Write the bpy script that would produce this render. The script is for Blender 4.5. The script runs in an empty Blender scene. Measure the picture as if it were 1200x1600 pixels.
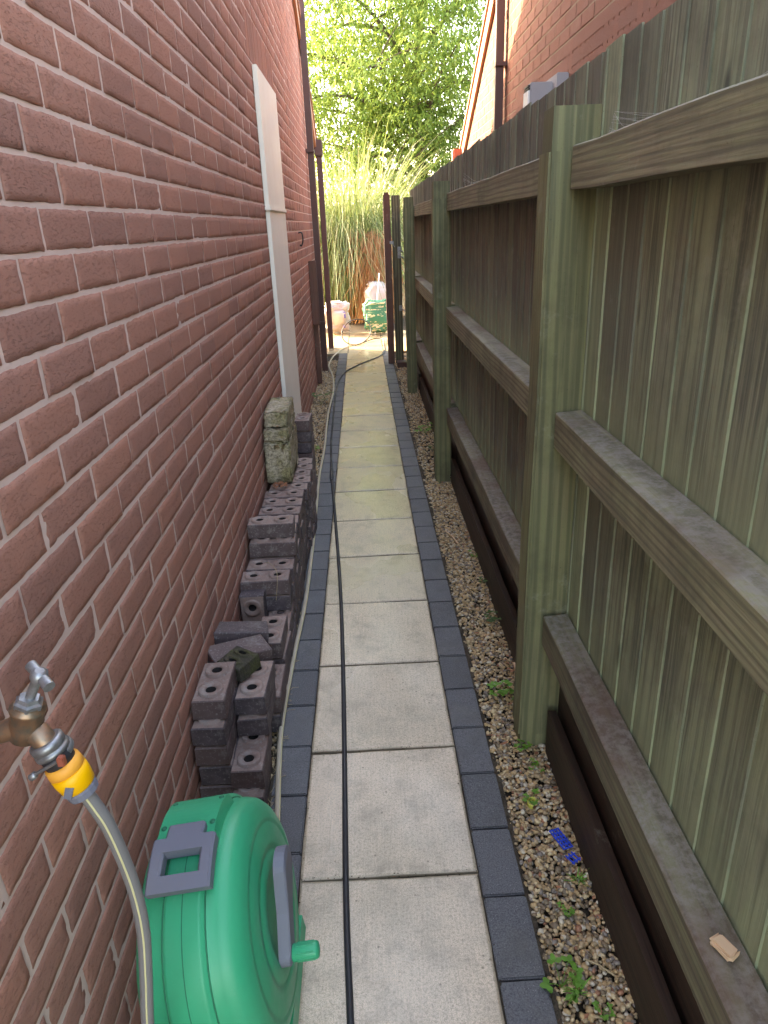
import bpy, bmesh, math, random
import numpy as np
from mathutils import Vector, Matrix

random.seed(7)
R = random.Random(11)
C = bpy.context.scene.collection
PI = math.pi

# ------------------------------------------------------------------ camera
PITCH, ROLL, YAW, F = 0.38828, -0.039212, 0.015174, 1097.5
def rot(pitch, roll, yaw):
    cp, sp, cr, sr, cy, sy = math.cos(pitch), math.sin(pitch), math.cos(roll), math.sin(roll), math.cos(yaw), math.sin(yaw)
    base = np.array([[1, 0, 0], [0, 0, -1], [0, 1, 0]], float)
    return (np.array([[cr, -sr, 0], [sr, cr, 0], [0, 0, 1]]) @ np.array([[1, 0, 0], [0, cp, -sp], [0, sp, cp]])
            @ base @ np.array([[cy, -sy, 0], [sy, cy, 0], [0, 0, 1]]))
RC = rot(PITCH, ROLL, YAW).T
cam = bpy.data.cameras.new('camera')
cam.sensor_fit = 'VERTICAL'; cam.sensor_height = 36.0; cam.lens = F / 1600 * 36
cam.clip_start = 0.02; cam.clip_end = 600
cam_o = bpy.data.objects.new('camera', cam); C.objects.link(cam_o)
cam_o.matrix_world = Matrix([[RC[0][0], -RC[0][1], -RC[0][2], 0], [RC[1][0], -RC[1][1], -RC[1][2], 0],
                             [RC[2][0], -RC[2][1], -RC[2][2], 1.5], [0, 0, 0, 1]])
bpy.context.scene.camera = cam_o

# ------------------------------------------------------------------ light
SUN_EL, SUN_AZ = math.radians(27), math.radians(-57)      # azimuth measured from +Y, to the left
wd = bpy.data.worlds.new('World'); bpy.context.scene.world = wd; wd.use_nodes = True
nt = wd.node_tree; nt.nodes.clear()
sky = nt.nodes.new('ShaderNodeTexSky'); sky.sky_type = 'NISHITA'; sky.sun_disc = False
sky.sun_elevation = SUN_EL; sky.sun_rotation = SUN_AZ; sky.air_density = 1.0; sky.dust_density = 2.0; sky.ozone_density = 1.0
bg = nt.nodes.new('ShaderNodeBackground'); bg.inputs[1].default_value = 0.15
wo = nt.nodes.new('ShaderNodeOutputWorld')
nt.links.new(sky.outputs[0], bg.inputs[0]); nt.links.new(bg.outputs[0], wo.inputs[0])
sun = bpy.data.lights.new('sun', 'SUN'); sun.energy = 2.0; sun.angle = math.radians(0.5); sun.color = (1, 0.93, 0.8)
sun_o = bpy.data.objects.new('sun', sun); C.objects.link(sun_o)
sd = Vector((math.sin(SUN_AZ) * math.cos(SUN_EL), math.cos(SUN_AZ) * math.cos(SUN_EL), math.sin(SUN_EL)))
sun_o.rotation_euler = sd.to_track_quat('Z', 'Y').to_euler()
sc = bpy.context.scene
sc.view_settings.view_transform = 'Standard'; sc.view_settings.look = 'None'
sc.view_settings.exposure = 4.0; sc.view_settings.gamma = 1.0
sc.view_settings.use_white_balance = True; sc.view_settings.white_balance_temperature = 8900; sc.view_settings.white_balance_tint = 14
sc.cycles.max_bounces = 8; sc.cycles.diffuse_bounces = 5; sc.cycles.transparent_max_bounces = 8

# ------------------------------------------------------------------ node helpers
class Mat:
    def __init__(s, name, rough=0.8, spec=0.3, metal=0.0):
        s.m = bpy.data.materials.new(name); s.m.use_nodes = True
        s.t = s.m.node_tree; s.b = s.t.nodes['Principled BSDF']
        s.b.inputs['Roughness'].default_value = rough
        s.b.inputs['Specular IOR Level'].default_value = spec
        s.b.inputs['Metallic'].default_value = metal
        s.co = s.t.nodes.new('ShaderNodeTexCoord').outputs['Object']
        s.geo = s.t.nodes.new('ShaderNodeNewGeometry')
    def l(s, a, b): s.t.links.new(a, b)
    def map(s, scale=(1, 1, 1), loc=(0, 0, 0), rot=(0, 0, 0), island=False):
        n = s.t.nodes.new('ShaderNodeMapping'); n.inputs['Scale'].default_value = scale
        n.inputs['Location'].default_value = loc; n.inputs['Rotation'].default_value = rot
        s.l(s.co, n.inputs[0])
        if island:
            m = s.math('MULTIPLY', s.rand, 37.0); c = s.t.nodes.new('ShaderNodeCombineXYZ')
            for i in range(3): s.l(m, c.inputs[i])
            s.l(c.outputs[0], n.inputs['Location'])
        return n.outputs[0]
    @property
    def rand(s): return s.geo.outputs['Random Per Island']
    def math(s, op, a, b=0.0, clamp=False):
        n = s.t.nodes.new('ShaderNodeMath'); n.operation = op; n.use_clamp = clamp
        for i, v in ((0, a), (1, b)):
            if isinstance(v, (int, float)): n.inputs[i].default_value = v
            else: s.l(v, n.inputs[i])
        return n.outputs[0]
    def noise(s, vec, scale=5.0, detail=4.0, rough=0.55, dist=0.0):
        n = s.t.nodes.new('ShaderNodeTexNoise'); n.inputs['Scale'].default_value = scale
        n.inputs['Detail'].default_value = detail; n.inputs['Roughness'].default_value = rough
        n.inputs['Distortion'].default_value = dist
        s.l(vec, n.inputs['Vector']); return n.outputs['Fac']
    def voro(s, vec, scale=5.0, feat='F1'):
        n = s.t.nodes.new('ShaderNodeTexVoronoi'); n.feature = feat; n.inputs['Scale'].default_value = scale
        s.l(vec, n.inputs['Vector']); return n.outputs['Distance']
    def ramp(s, fac, stops, interp='LINEAR'):
        n = s.t.nodes.new('ShaderNodeValToRGB'); n.color_ramp.interpolation = interp
        e = n.color_ramp.elements
        while len(e) < len(stops): e.new(0.5)
        for i, (p, c) in enumerate(stops):
            e[i].position = p
            e[i].color = (c, c, c, 1) if isinstance(c, (int, float)) else (*c, 1)
        s.l(fac, n.inputs[0]); return n.outputs[0]
    def mix(s, fac, a, b, mode='MIX'):
        n = s.t.nodes.new('ShaderNodeMix'); n.data_type = 'RGBA'; n.blend_type = mode
        for sock, v in ((n.inputs[0], fac), (n.inputs[6], a), (n.inputs[7], b)):
            if isinstance(v, (int, float)): sock.default_value = v
            elif isinstance(v, tuple): sock.default_value = (*v, 1)
            else: s.l(v, sock)
        return n.outputs[2]
    def color(s, c):
        if isinstance(c, tuple): s.b.inputs['Base Color'].default_value = (*c, 1)
        else: s.l(c, s.b.inputs['Base Color'])
        return s
    def rough(s, r): s.l(r, s.b.inputs['Roughness']); return s
    def bump(s, h, strength=0.5, dist=0.002):
        n = s.t.nodes.new('ShaderNodeBump'); n.inputs['Strength'].default_value = strength
        n.inputs['Distance'].default_value = dist; s.l(h, n.inputs['Height'])
        if s.b.inputs['Normal'].is_linked: s.l(s.b.inputs['Normal'].links[0].from_socket, n.inputs['Normal'])
        s.l(n.outputs[0], s.b.inputs['Normal']); return s

def brick_mat(name, c1, c2, c3):
    m = Mat(name, 0.9, 0.2)
    r = m.ramp(m.rand, [(0, c1), (0.45, c2), (1, c3)])
    n = m.noise(m.map((1, 1, 1)), 5, 5, 0.6)
    c = m.mix(m.math('MULTIPLY', n, 0.55), r, (0.23, 0.11, 0.09))
    dr = m.noise(m.map((110, 85, 230), island=True), 1, 4, 0.7, 0.25)
    salt = m.noise(m.map((1, 1, 1), (3, 1, 7)), 2.2, 6, 0.7); c = m.mix(m.ramp(salt, [(0.58, 0), (0.74, 0.35)]), c, (0.44, 0.26, 0.21)); c = m.mix(m.ramp(m.noise(m.map((1, 1, 1), (9, 4, 2)), 1.3, 6, 0.7), [(0.56, 0), (0.75, 0.45)]), c, (0.17, 0.09, 0.08))
    pit = m.ramp(dr, [(0.33, 0.0), (0.46, 1.0)])
    c = m.mix(m.math('MULTIPLY', m.math('SUBTRACT', 1.0, pit), 0.12), c, (0.16, 0.07, 0.055))
    fine = m.noise(m.map((1, 1, 1)), 260, 2, 0.6)
    c = m.mix(m.math('MULTIPLY', fine, 0.35), c, (0.40, 0.22, 0.17))
    m.color(c); m.bump(pit, 0.7, 0.0022); m.bump(fine, 0.5, 0.0015); m.bump(m.noise(m.co, 22, 3), 0.35, 0.004)
    return m.m
def mortar_mat(name, c):
    m = Mat(name, 0.95, 0.1); n = m.noise(m.co, 60, 5, 0.6); n2 = m.noise(m.co, 2.5, 3)
    m.color(m.mix(n2, m.mix(n, c, tuple(v * 0.78 for v in c)), tuple(v * 0.86 for v in c))); m.bump(n, 0.6, 0.002); return m.m
M = {}
M['brick'] = brick_mat('brick', (0.28, 0.130, 0.098), (0.44, 0.190, 0.128), (0.35, 0.162, 0.120))
M['mortar'] = mortar_mat('mortar', (0.66, 0.49, 0.42))
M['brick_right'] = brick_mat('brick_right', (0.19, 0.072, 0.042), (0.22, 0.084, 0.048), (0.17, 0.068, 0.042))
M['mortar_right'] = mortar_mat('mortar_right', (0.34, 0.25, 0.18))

def wood_mat(name, axis, brown, green, dark, gmin=0.35, gmax=0.65, rough=0.85, ringy=0.0, streak=0.6):
    m = Mat(name, rough, 0.25)
    sc_ = [(55, 55, 1.6), (55, 1.6, 55), (1.6, 55, 55)][axis]
    v = m.map(sc_, island=True)
    g = m.noise(v, 1, 5, 0.6, 0.5)
    fine = m.noise(m.map(tuple(k * 4.5 for k in sc_), island=True), 1, 3, 0.6)
    algae = m.noise(m.map([(9, 9, 3.2), (7, 3.2, 7), (3.2, 7, 7)][axis], island=True), 1, 6, 0.7, 0.5)
    al = m.ramp(algae, [(gmin, 0.0), (gmax, 1.0)])
    c = m.mix(al, brown, green)
    c = m.mix(m.math('MULTIPLY', m.ramp(g, [(0.40, 1.0), (0.56, 0.0)]), streak), c, dark)
    c = m.mix(m.math('MULTIPLY', m.ramp(fine, [(0.4, 0.0), (0.75, 1.0)]), 0.30), c, tuple(min(1, k * 1.9) for k in brown))
    if ringy > 0:
        w = m.t.nodes.new('ShaderNodeTexWave'); w.wave_type = 'BANDS'; w.bands_direction = 'X'
        w.inputs['Scale'].default_value = 11 if axis == 0 else 20; w.inputs['Distortion'].default_value = 5; w.inputs['Detail'].default_value = 1.5
        w.inputs['Detail Scale'].default_value = 0.8
        m.l(m.map([(1, 1, 0.06), (0.12, 0.06, 1), (0.06, 1, 1)][axis], island=True) if axis == 0 else m.map((1, 0.08, 1), rot=(0, PI/2, 0)), w.inputs['Vector'])
        wv = m.ramp(w.outputs['Fac'], [(0.05, 1.0), (0.5, 0.0)])
        c = m.mix(m.math('MULTIPLY', wv, ringy), c, dark); m.bump(wv, -0.3 * ringy, 0.0015) if False else None
    c = m.mix(m.ramp(m.rand, [(0, 0.0), (0.5, 0.1), (0.8, 0.75), (1, 0.3)]), c, m.mix(0.45, brown, dark)); c = m.mix(m.ramp(m.rand, [(0.15, 0.45), (0.35, 0.0)]), c, tuple(min(1, k * (1.3 if axis == 0 and ringy == 0 else 1.0)) for k in green))
    kn = m.voro(m.map([(7, 7, 2.6), (7, 2.2, 7), (2.2, 7, 7)][axis], island=True), 1); c = m.mix(m.ramp(kn, [(0.05, 0.85), (0.11, 0.0)]), c, dark)
    blot = m.noise(m.map((1, 1, 1), (2, 5, 1)), 3.0, 6, 0.7); c = m.mix(m.ramp(blot, [(0.48, 0.0), (0.72, 0.55)]), c, tuple(k * 0.75 for k in dark))
    wh = m.noise(m.map((1, 1, 1), (7, 2, 4)), 6, 6, 0.75); c = m.mix(m.ramp(wh, [(0.60, 0.0), (0.76, 0.45)]), c, (0.36, 0.37, 0.30))
    sp = m.noise(m.co, 180, 3, 0.7)
    c = m.mix(m.ramp(sp, [(0.63, 0.0), (0.78, 0.55)]), c, tuple(k * 0.5 for k in dark))
    sx = m.t.nodes.new('ShaderNodeSeparateXYZ'); m.l(m.co, sx.inputs[0]); z = sx.outputs[2]
    if name.startswith('boards'):      # algae fringe growing up the boards from each rail
        zz = m.math('ADD', z, m.math('MULTIPLY', m.math('SUBTRACT', m.noise(m.map((22, 22, 5)), 1, 5, 0.7), 0.5), 0.26))
        for z0 in (0.47, 1.055):
            a = m.math('MULTIPLY', m.ramp(m.math('MULTIPLY', m.math('SUBTRACT', zz, z0 - 0.02), 5.0), [(0.0, 1.0), (1.0, 0.0)]), m.math('GREATER_THAN', z, z0 - 0.06))
            c = m.mix(m.math('MULTIPLY', a, 0.62), c, (0.30, 0.34, 0.20))
    if name.startswith('rail'):        # grey lichen crust on the weathered upper faces
        sn = m.t.nodes.new('ShaderNodeSeparateXYZ'); m.l(m.geo.outputs['Normal'], sn.inputs[0])
        k = m.math('MULTIPLY', m.math('GREATER_THAN', sn.outputs[2], 0.6), m.ramp(m.noise(m.co, 45, 6, 0.75), [(0.42, 0.05), (0.60, 0.6)]))
        c = m.mix(k, c, (0.27, 0.25, 0.23)); c = m.mix(m.math('MULTIPLY', m.math('GREATER_THAN', sn.outputs[2], 0.6), m.ramp(m.noise(m.map((1, 1, 1), (1, 6, 2)), 3, 4, 0.6), [(0.5, 0), (0.65, 0.6)])), c, (0.12, 0.07, 0.05))
    m.color(c); m.bump(g, 0.5, 0.003); m.bump(fine, 0.35, 0.0012)
    return m.m
M['post'] = wood_mat('post_wood', 0, (0.19, 0.160, 0.100), (0.185, 0.195, 0.095), (0.050, 0.048, 0.038), 0.35, 0.62, 0.75, 0.85, 0.9)
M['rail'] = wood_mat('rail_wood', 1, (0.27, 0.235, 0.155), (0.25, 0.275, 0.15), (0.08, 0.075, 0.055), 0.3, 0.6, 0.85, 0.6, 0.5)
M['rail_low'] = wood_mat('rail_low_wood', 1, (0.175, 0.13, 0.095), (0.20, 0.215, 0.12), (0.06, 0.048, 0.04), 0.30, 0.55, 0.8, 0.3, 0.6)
M['boards_near'] = wood_mat('boards_near_wood', 0, (0.195, 0.195, 0.145), (0.26, 0.30, 0.185), (0.062, 0.068, 0.055), 0.32, 0.56, 0.9, 0.0, 0.75)
M['boards_far'] = wood_mat('boards_far_wood', 0, (0.165, 0.150, 0.118), (0.18, 0.195, 0.130), (0.055, 0.052, 0.043), 0.34, 0.62, 0.9, 0.0, 0.7)
M['boards_top'] = wood_mat('boards_top_wood', 0, (0.294, 0.266, 0.196), (0.336, 0.350, 0.217), (0.140, 0.126, 0.105), 0.3, 0.65, 0.9, 0.0, 0.4)
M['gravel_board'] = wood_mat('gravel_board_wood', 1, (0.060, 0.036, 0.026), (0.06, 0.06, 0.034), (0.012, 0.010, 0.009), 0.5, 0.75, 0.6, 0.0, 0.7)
M['gate_wood'] = wood_mat('gate_wood', 0, (0.15, 0.075, 0.06), (0.14, 0.09, 0.06), (0.07, 0.035, 0.03), 0.4, 0.7, 0.7, 0.0, 0.4)
M['cut_wood'] = Mat('cut_wood', 0.8).color((0.62, 0.42, 0.27)).m

def slab_mat():
    m = Mat('slab', 0.5, 0.45)
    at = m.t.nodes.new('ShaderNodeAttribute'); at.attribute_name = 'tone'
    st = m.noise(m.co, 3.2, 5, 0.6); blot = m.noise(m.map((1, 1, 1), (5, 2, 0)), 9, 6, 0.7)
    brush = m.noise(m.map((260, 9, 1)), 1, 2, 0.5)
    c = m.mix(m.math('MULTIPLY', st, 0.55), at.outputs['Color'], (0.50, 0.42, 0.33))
    c = m.mix(m.ramp(blot, [(0.50, 0.0), (0.74, 0.7)]), c, (0.26, 0.21, 0.145)); c = m.mix(m.ramp(m.noise(m.map((1, 1, 1), (1, 8, 0)), 2.1, 6, 0.72), [(0.52, 0), (0.68, 0.5)]), c, (0.30, 0.275, 0.20))
    sp = m.voro(m.co, 26); c = m.mix(m.ramp(sp, [(0.05, 0.75), (0.10, 0.0)]), c, (0.13, 0.10, 0.06)); g2 = m.noise(m.co, 150, 3, 0.7); c = m.mix(m.ramp(g2, [(0.36, 0.5), (0.50, 0.0)]), c, (0.25, 0.20, 0.14))
    g = m.noise(m.co, 420, 2, 0.6)
    c = m.mix(m.ramp(g, [(0.42, 0.4), (0.58, 0.0)]), c, (0.20, 0.17, 0.12))
    c = m.mix(m.math('MULTIPLY', m.ramp(brush, [(0.35, 1.0), (0.6, 0.0)]), 0.16), c, (0.18, 0.15, 0.11))
    m.color(c); wet = m.noise(m.map((2.4, 1.5, 1), (1.3, .4, 0)), 1, 3, 0.5)
    m.rough(m.ramp(wet, [(0.40, 0.20), (0.62, 0.48)]))
    m.bump(g, 0.35, 0.0008); m.bump(brush, 0.25, 0.0008); m.bump(blot, 0.2, 0.002); return m.m
M['slab'] = slab_mat()
def charcoal():
    m = Mat('edging_block', 0.62, 0.4); n = m.noise(m.co, 300, 3, 0.7); sp = m.voro(m.co, 130)
    c = m.ramp(m.rand, [(0, (0.066, 0.066, 0.072)), (1, (0.100, 0.100, 0.108))])
    c = m.mix(m.ramp(n, [(0.45, 0.0), (0.62, 0.6)]), c, (0.16, 0.16, 0.165)); c = m.mix(m.ramp(n, [(0.36, 0.6), (0.46, 0.0)]), c, (0.03, 0.03, 0.035))
    c = m.mix(m.ramp(sp, [(0.05, 0.8), (0.16, 0.0)]), c, (0.34, 0.33, 0.31)); c = m.mix(m.ramp(m.noise(m.map((1, 1, 1), (4, 4, 0)), 5, 6, 0.7), [(0.5, 0), (0.7, 0.4)]), c, (0.15, 0.14, 0.12))
    c = m.mix(m.ramp(m.noise(m.co, 12, 4), [(0.5, 0), (0.8, 0.5)]), c, (0.05, 0.05, 0.045))
    m.color(c); m.bump(n, 0.6, 0.0012); return m.m
M['edging'] = charcoal()
def soil():
    m = Mat('soil', 0.95, 0.1); n = m.noise(m.co, 35, 6, 0.7)
    m.color(m.ramp(n, [(0.3, (0.03, 0.024, 0.018)), (0.7, (0.10, 0.078, 0.055))])); m.bump(n, 1.0, 0.01); return m.m
M['soil'] = soil()
def stone():
    m = Mat('pebble', 0.55, 0.4)
    c = m.ramp(m.rand, [(0, (0.20, 0.14, 0.085)), (0.16, (0.58, 0.38, 0.18)), (0.40, (0.48, 0.33, 0.18)), (0.6, (0.72, 0.54, 0.31)),
                        (0.74, (0.24, 0.20, 0.17)), (0.86, (0.66, 0.57, 0.43)), (0.97, (0.36, 0.15, 0.08))], 'CONSTANT')
    n = m.noise(m.co, 220, 3); m.color(m.mix(m.math('MULTIPLY', n, 0.5), c, (0.16, 0.12, 0.08))); m.bump(n, 0.3, 0.001); return m.m
M['pebble'] = stone()
def blue_brick(name, a, b, c_):
    m = Mat(name, 0.62, 0.4); n = m.noise(m.co, 28, 5, 0.65); n2 = m.noise(m.co, 140, 3, 0.6)
    oi = m.t.nodes.new('ShaderNodeObjectInfo')
    c = m.mix(m.ramp(n, [(0.35, 0), (0.7, 1)]), a, b)
    c = m.mix(m.math('MULTIPLY', oi.outputs['Random'], 0.6), c, c_)
    c = m.mix(m.ramp(n2, [(0.56, 0), (0.70, 0.6)]), c, (0.26, 0.24, 0.23)); c = m.mix(m.ramp(m.noise(m.map((1, 1, 1), (3, 3, 3)), 11, 5, 0.7), [(0.55, 0), (0.68, 0.55)]), c, (0.30, 0.27, 0.25))
    m.color(c); m.bump(n2, 0.5, 0.0012); m.bump(n, 0.4, 0.002); return m.m
M['eb_side'] = blue_brick('engineering_brick_side', (0.046, 0.035, 0.040), (0.100, 0.076, 0.082), (0.135, 0.080, 0.068))
M['eb_top'] = blue_brick('engineering_brick_bed', (0.22, 0.148, 0.120), (0.34, 0.235, 0.195), (0.15, 0.095, 0.08))
M['eb_hole'] = Mat('engineering_brick_core', 0.9).color((0.02, 0.016, 0.015)).m
def mossy(name, base, mossc, lo=0.45, hi=0.6):
    m = Mat(name, 0.95, 0.15); n = m.noise(m.co, 14, 6, 0.7); n2 = m.noise(m.co, 90, 4, 0.7)
    c = m.mix(m.ramp(n, [(lo, 0), (hi, 1)]), base, mossc); c = m.mix(m.ramp(n2, [(0.35, 0.7), (0.6, 0)]), c, (0.05, 0.05, 0.03))
    m.color(c); m.bump(n2, 1.0, 0.006); m.bump(n, 0.8, 0.012); return m.m
M['moss_block'] = mossy('mossy_concrete', (0.50, 0.43, 0.32), (0.33, 0.285, 0.15))
M['moss_brick'] = mossy('mossy_brick', (0.09, 0.075, 0.06), (0.10, 0.10, 0.04))
def plastic(name, c, rough=0.35, dirt=0.25, dirtc=(0.30, 0.22, 0.12)):
    m = Mat(name, rough, 0.38); n = m.noise(m.co, 5, 6, 0.65); n2 = m.noise(m.co, 45, 4, 0.7)
    col = m.mix(m.ramp(n, [(0.5, 0), (0.85, dirt)]), c, dirtc)
    col = m.mix(m.ramp(n2, [(0.60, 0), (0.8, dirt * 0.8)]), col, tuple(min(1, k * 0.6 + 0.25) for k in c))
    m.color(col); m.rough(m.ramp(n, [(0.35, rough), (0.6, min(1, rough + 0.22))])); m.bump(n2, 0.08, 0.001); return m.m
M['green_plastic'] = plastic('green_plastic', (0.003, 0.34, 0.165), 0.30, 0.16, (0.20, 0.26, 0.14))
M['dark_green_plastic'] = plastic('dark_green_plastic', (0.003, 0.16, 0.08), 0.5, 0.1)
M['grey_plastic'] = plastic('grey_plastic', (0.15, 0.155, 0.19), 0.42, 0.15)
M['black_plastic'] = plastic('black_plastic', (0.022, 0.022, 0.026), 0.4, 0.05)
M['yellow_plastic'] = plastic('yellow_plastic', (0.90, 0.44, 0.008), 0.35, 0.08)
M['amber_plastic'] = plastic('amber_plastic', (0.85, 0.36, 0.05), 0.4, 0.08)
M['white_panel'] = plastic('white_panel', (0.78, 0.74, 0.66), 0.45, 0.08)
M['brown_plastic'] = plastic('brown_plastic', (0.075, 0.037, 0.034), 0.35, 0.1)
M['red_plastic'] = plastic('red_brown_plastic', (0.33, 0.085, 0.05), 0.4, 0.1)
M['barge'] = plastic('barge_board', (0.40, 0.20, 0.12), 0.5, 0.1)
M['tile'] = plastic('roof_tile', (0.16, 0.09, 0.07), 0.8, 0.2)
M['beige_hose'] = plastic('beige_hose', (0.40, 0.335, 0.25), 0.4, 0.15)
M['hose_stripe'] = plastic('hose_stripe', (0.62, 0.56, 0.30), 0.4, 0.05)
M['grey_hose'] = plastic('grey_hose', (0.19, 0.18, 0.175), 0.3, 0.08)
M['blue_plastic'] = plastic('blue_plastic', (0.01, 0.07, 0.55), 0.35, 0.03)
M['meter_grey'] = plastic('meter_grey', (0.30, 0.29, 0.31), 0.6, 0.1)
M['white_plastic'] = plastic('white_plastic', (0.75, 0.75, 0.75), 0.4, 0.05)
def metal(name, c, c2, rough=0.45):
    m = Mat(name, rough, 0.5, 0.75); n = m.noise(m.co, 70, 5, 0.65)
    m.color(m.mix(m.ramp(n, [(0.4, 0), (0.65, 1)]), c, c2)); m.bump(n, 0.3, 0.0006); return m.m
M['brass'] = metal('weathered_brass', (0.34, 0.20, 0.12), (0.20, 0.17, 0.13))
M['zinc'] = metal('zinc', (0.32, 0.33, 0.34), (0.22, 0.22, 0.22))
M['bag_white'] = plastic('bag_white', (0.46, 0.43, 0.41), 0.45, 0.3, (0.34, 0.30, 0.30))
def bag_green():
    m = Mat('bag_green', 0.4, 0.5)
    w = m.noise(m.map((26, 6, 42)), 1, 2, 0.6)
    band = m.noise(m.map((0.6, 1, 30)), 1, 1, 0.5)
    k = m.math('MULTIPLY', m.ramp(w, [(0.52, 0), (0.56, 1)]), m.ramp(band, [(0.48, 0), (0.52, 1)]))
    m.color(m.mix(m.math('MULTIPLY', k, 0.8), (0.02, 0.17, 0.10), (0.62, 0.60, 0.38))); return m.m
M['bag_green'] = bag_green()
def leafm(name, cols, trans=0.5, rough=0.5):
    m = Mat(name, rough, 0.3)
    c = m.ramp(m.rand, [(i / max(1, len(cols) - 1), k) for i, k in enumerate(cols)])
    m.color(c); t = m.t.nodes.new('ShaderNodeBsdfTranslucent'); mx = m.t.nodes.new('ShaderNodeMixShader')
    tc = m.mix(0.5, c, (0.32, 0.43, 0.10) if cols[0][1] > cols[0][0] else c); m.l(tc, t.inputs[0])
    mx.inputs[0].default_value = trans; m.l(m.b.outputs[0], mx.inputs[1]); m.l(t.outputs[0], mx.inputs[2])
    m.l(mx.outputs[0], m.t.nodes['Material Output'].inputs[0]); return m.m
M['leaf'] = leafm('tree_leaf', [(0.11, 0.20, 0.05), (0.19, 0.29, 0.07), (0.29, 0.38, 0.12)], 0.52)
M['blade'] = leafm('pampas_blade', [(0.07, 0.13, 0.045), (0.15, 0.20, 0.08), (0.30, 0.29, 0.16), (0.11, 0.17, 0.07)], 0.28)
M['dead_blade'] = leafm('dead_blade', [(0.20, 0.085, 0.03), (0.32, 0.15, 0.06), (0.34, 0.22, 0.11)], 0.25)
M['weed'] = leafm('weed_leaf', [(0.09, 0.24, 0.03), (0.14, 0.34, 0.05), (0.12, 0.28, 0.04)], 0.3)
M['weed_dark'] = leafm('dark_weed_leaf', [(0.04, 0.10, 0.03), (0.07, 0.14, 0.04)], 0.3)
M['dry'] = Mat('dry_stem', 0.9).color((0.36, 0.27, 0.16)).m
M['bark'] = mossy('bark', (0.16, 0.12, 0.09), (0.10, 0.08, 0.06))
M['web'] = Mat('cobweb', 0.9).color((0.7, 0.7, 0.7)).m
M['yellow_leaf'] = Mat('yellow_leaf', 0.6).color((0.45, 0.42, 0.08)).m
M['brown_leaf'] = Mat('brown_leaf', 0.8).color((0.30, 0.13, 0.07)).m
M['render'] = mortar_mat('inner_wall', (0.4, 0.2, 0.15))

# ------------------------------------------------------------------ mesh helpers
class MB:
    def __init__(s): s.v = []; s.f = []; s.m = []; s.sm = []
    def add(s, vs, fs, mi=0, smooth=False):
        k = len(s.v); s.v += [tuple(p) for p in vs]; s.f += [tuple(i + k for i in f) for f in fs]
        s.m += [mi] * len(fs); s.sm += [smooth] * len(fs); return s
    def box(s, lo, hi, mi=0, ch=0.0, mat=None, jit=0.0):
        x0, y0, z0 = lo; x1, y1, z1 = hi
        if ch <= 0:
            vs = [(x0, y0, z0), (x1, y0, z0), (x1, y1, z0), (x0, y1, z0), (x0, y0, z1), (x1, y0, z1), (x1, y1, z1), (x0, y1, z1)]
            fs = [(3, 2, 1, 0), (4, 5, 6, 7), (0, 1, 5, 4), (1, 2, 6, 5), (2, 3, 7, 6), (3, 0, 4, 7)]
        else:
            bm = bmesh.new(); bmesh.ops.create_cube(bm, size=1)
            for v in bm.verts:
                v.co = Vector(((x0 + x1) / 2 + v.co.x * (x1 - x0), (y0 + y1) / 2 + v.co.y * (y1 - y0), (z0 + z1) / 2 + v.co.z * (z1 - z0)))
            bmesh.ops.bevel(bm, geom=bm.edges[:], offset=ch, segments=2, affect='EDGES', clamp_overlap=True)
            vs = [v.co.copy() for v in bm.verts]; bm.verts.index_update(); fs = [[v.index for v in f.verts] for f in bm.faces]; bm.free()
        if jit: vs = [Vector(p) + Vector((R.uniform(-jit, jit), R.uniform(-jit, jit), R.uniform(-jit, jit))) for p in vs]
        if mat is not None: vs = [mat @ Vector(p) for p in vs]
        return s.add(vs, fs, mi)
    def tube(s, pts, rad, n=10, mi=0, cap=True, smooth=True):
        pts = [Vector(p) for p in pts]; rads = rad if isinstance(rad, (list, tuple)) else [rad] * len(pts)
        vs = []; fs = []; up = None
        for i, p in enumerate(pts):
            t = (pts[min(i + 1, len(pts) - 1)] - pts[max(i - 1, 0)]).normalized()
            if up is None: up = t.orthogonal().normalized()
            up = (up - t * up.dot(t)).normalized(); b = t.cross(up)
            for k in range(n):
                a = 2 * PI * k / n; vs.append(p + (up * math.cos(a) + b * math.sin(a)) * rads[i])
        for i in range(len(pts) - 1):
            for k in range(n): fs.append((i * n + k, i * n + (k + 1) % n, (i + 1) * n + (k + 1) % n, (i + 1) * n + k))
        s.add(vs, fs, mi, smooth)
        if cap: s.add(vs[:n], [tuple(range(n))[::-1]], mi); s.add(vs[-n:], [tuple(range(n))], mi)
        return s
    def lathe(s, prof, origin, axis, n=24, mi=0, smooth=True, ang=None):
        """prof: (distance along axis, radius)"""
        ax = Vector(axis).normalized(); u = ax.orthogonal().normalized(); w = ax.cross(u); o = Vector(origin)
        vs = [o + ax * d + (u * math.cos(2 * PI * k / n) + w * math.sin(2 * PI * k / n)) * r for d, r in prof for k in range(n)]
        fs = [(i * n + k, i * n + (k + 1) % n, (i + 1) * n + (k + 1) % n, (i + 1) * n + k) for i in range(len(prof) - 1) for k in range(n)]
        s.add(vs, fs, mi, smooth); L = len(prof) - 1
        s.add(vs[:n], [tuple(range(n))[::-1]], mi); s.add(vs[L * n:], [tuple(range(n))], mi); return s
    def build(s, name, mats, parent=None, loc=None):
        me = bpy.data.meshes.new(name); me.from_pydata([tuple(v) for v in s.v], [], s.f)
        for m in (mats if isinstance(mats, (list, tuple)) else [mats]): me.materials.append(m)
        me.polygons.foreach_set('material_index', s.m); me.polygons.foreach_set('use_smooth', s.sm)
        o = bpy.data.objects.new(name, me); C.objects.link(o)
        if loc is not None:
            me.transform(Matrix.Translation(-Vector(loc))); o.location = loc
        if parent is not None:
            o.parent = parent; o.matrix_parent_inverse = Matrix.Translation(-Vector(parent.location))
        me.validate(); return o
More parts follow.
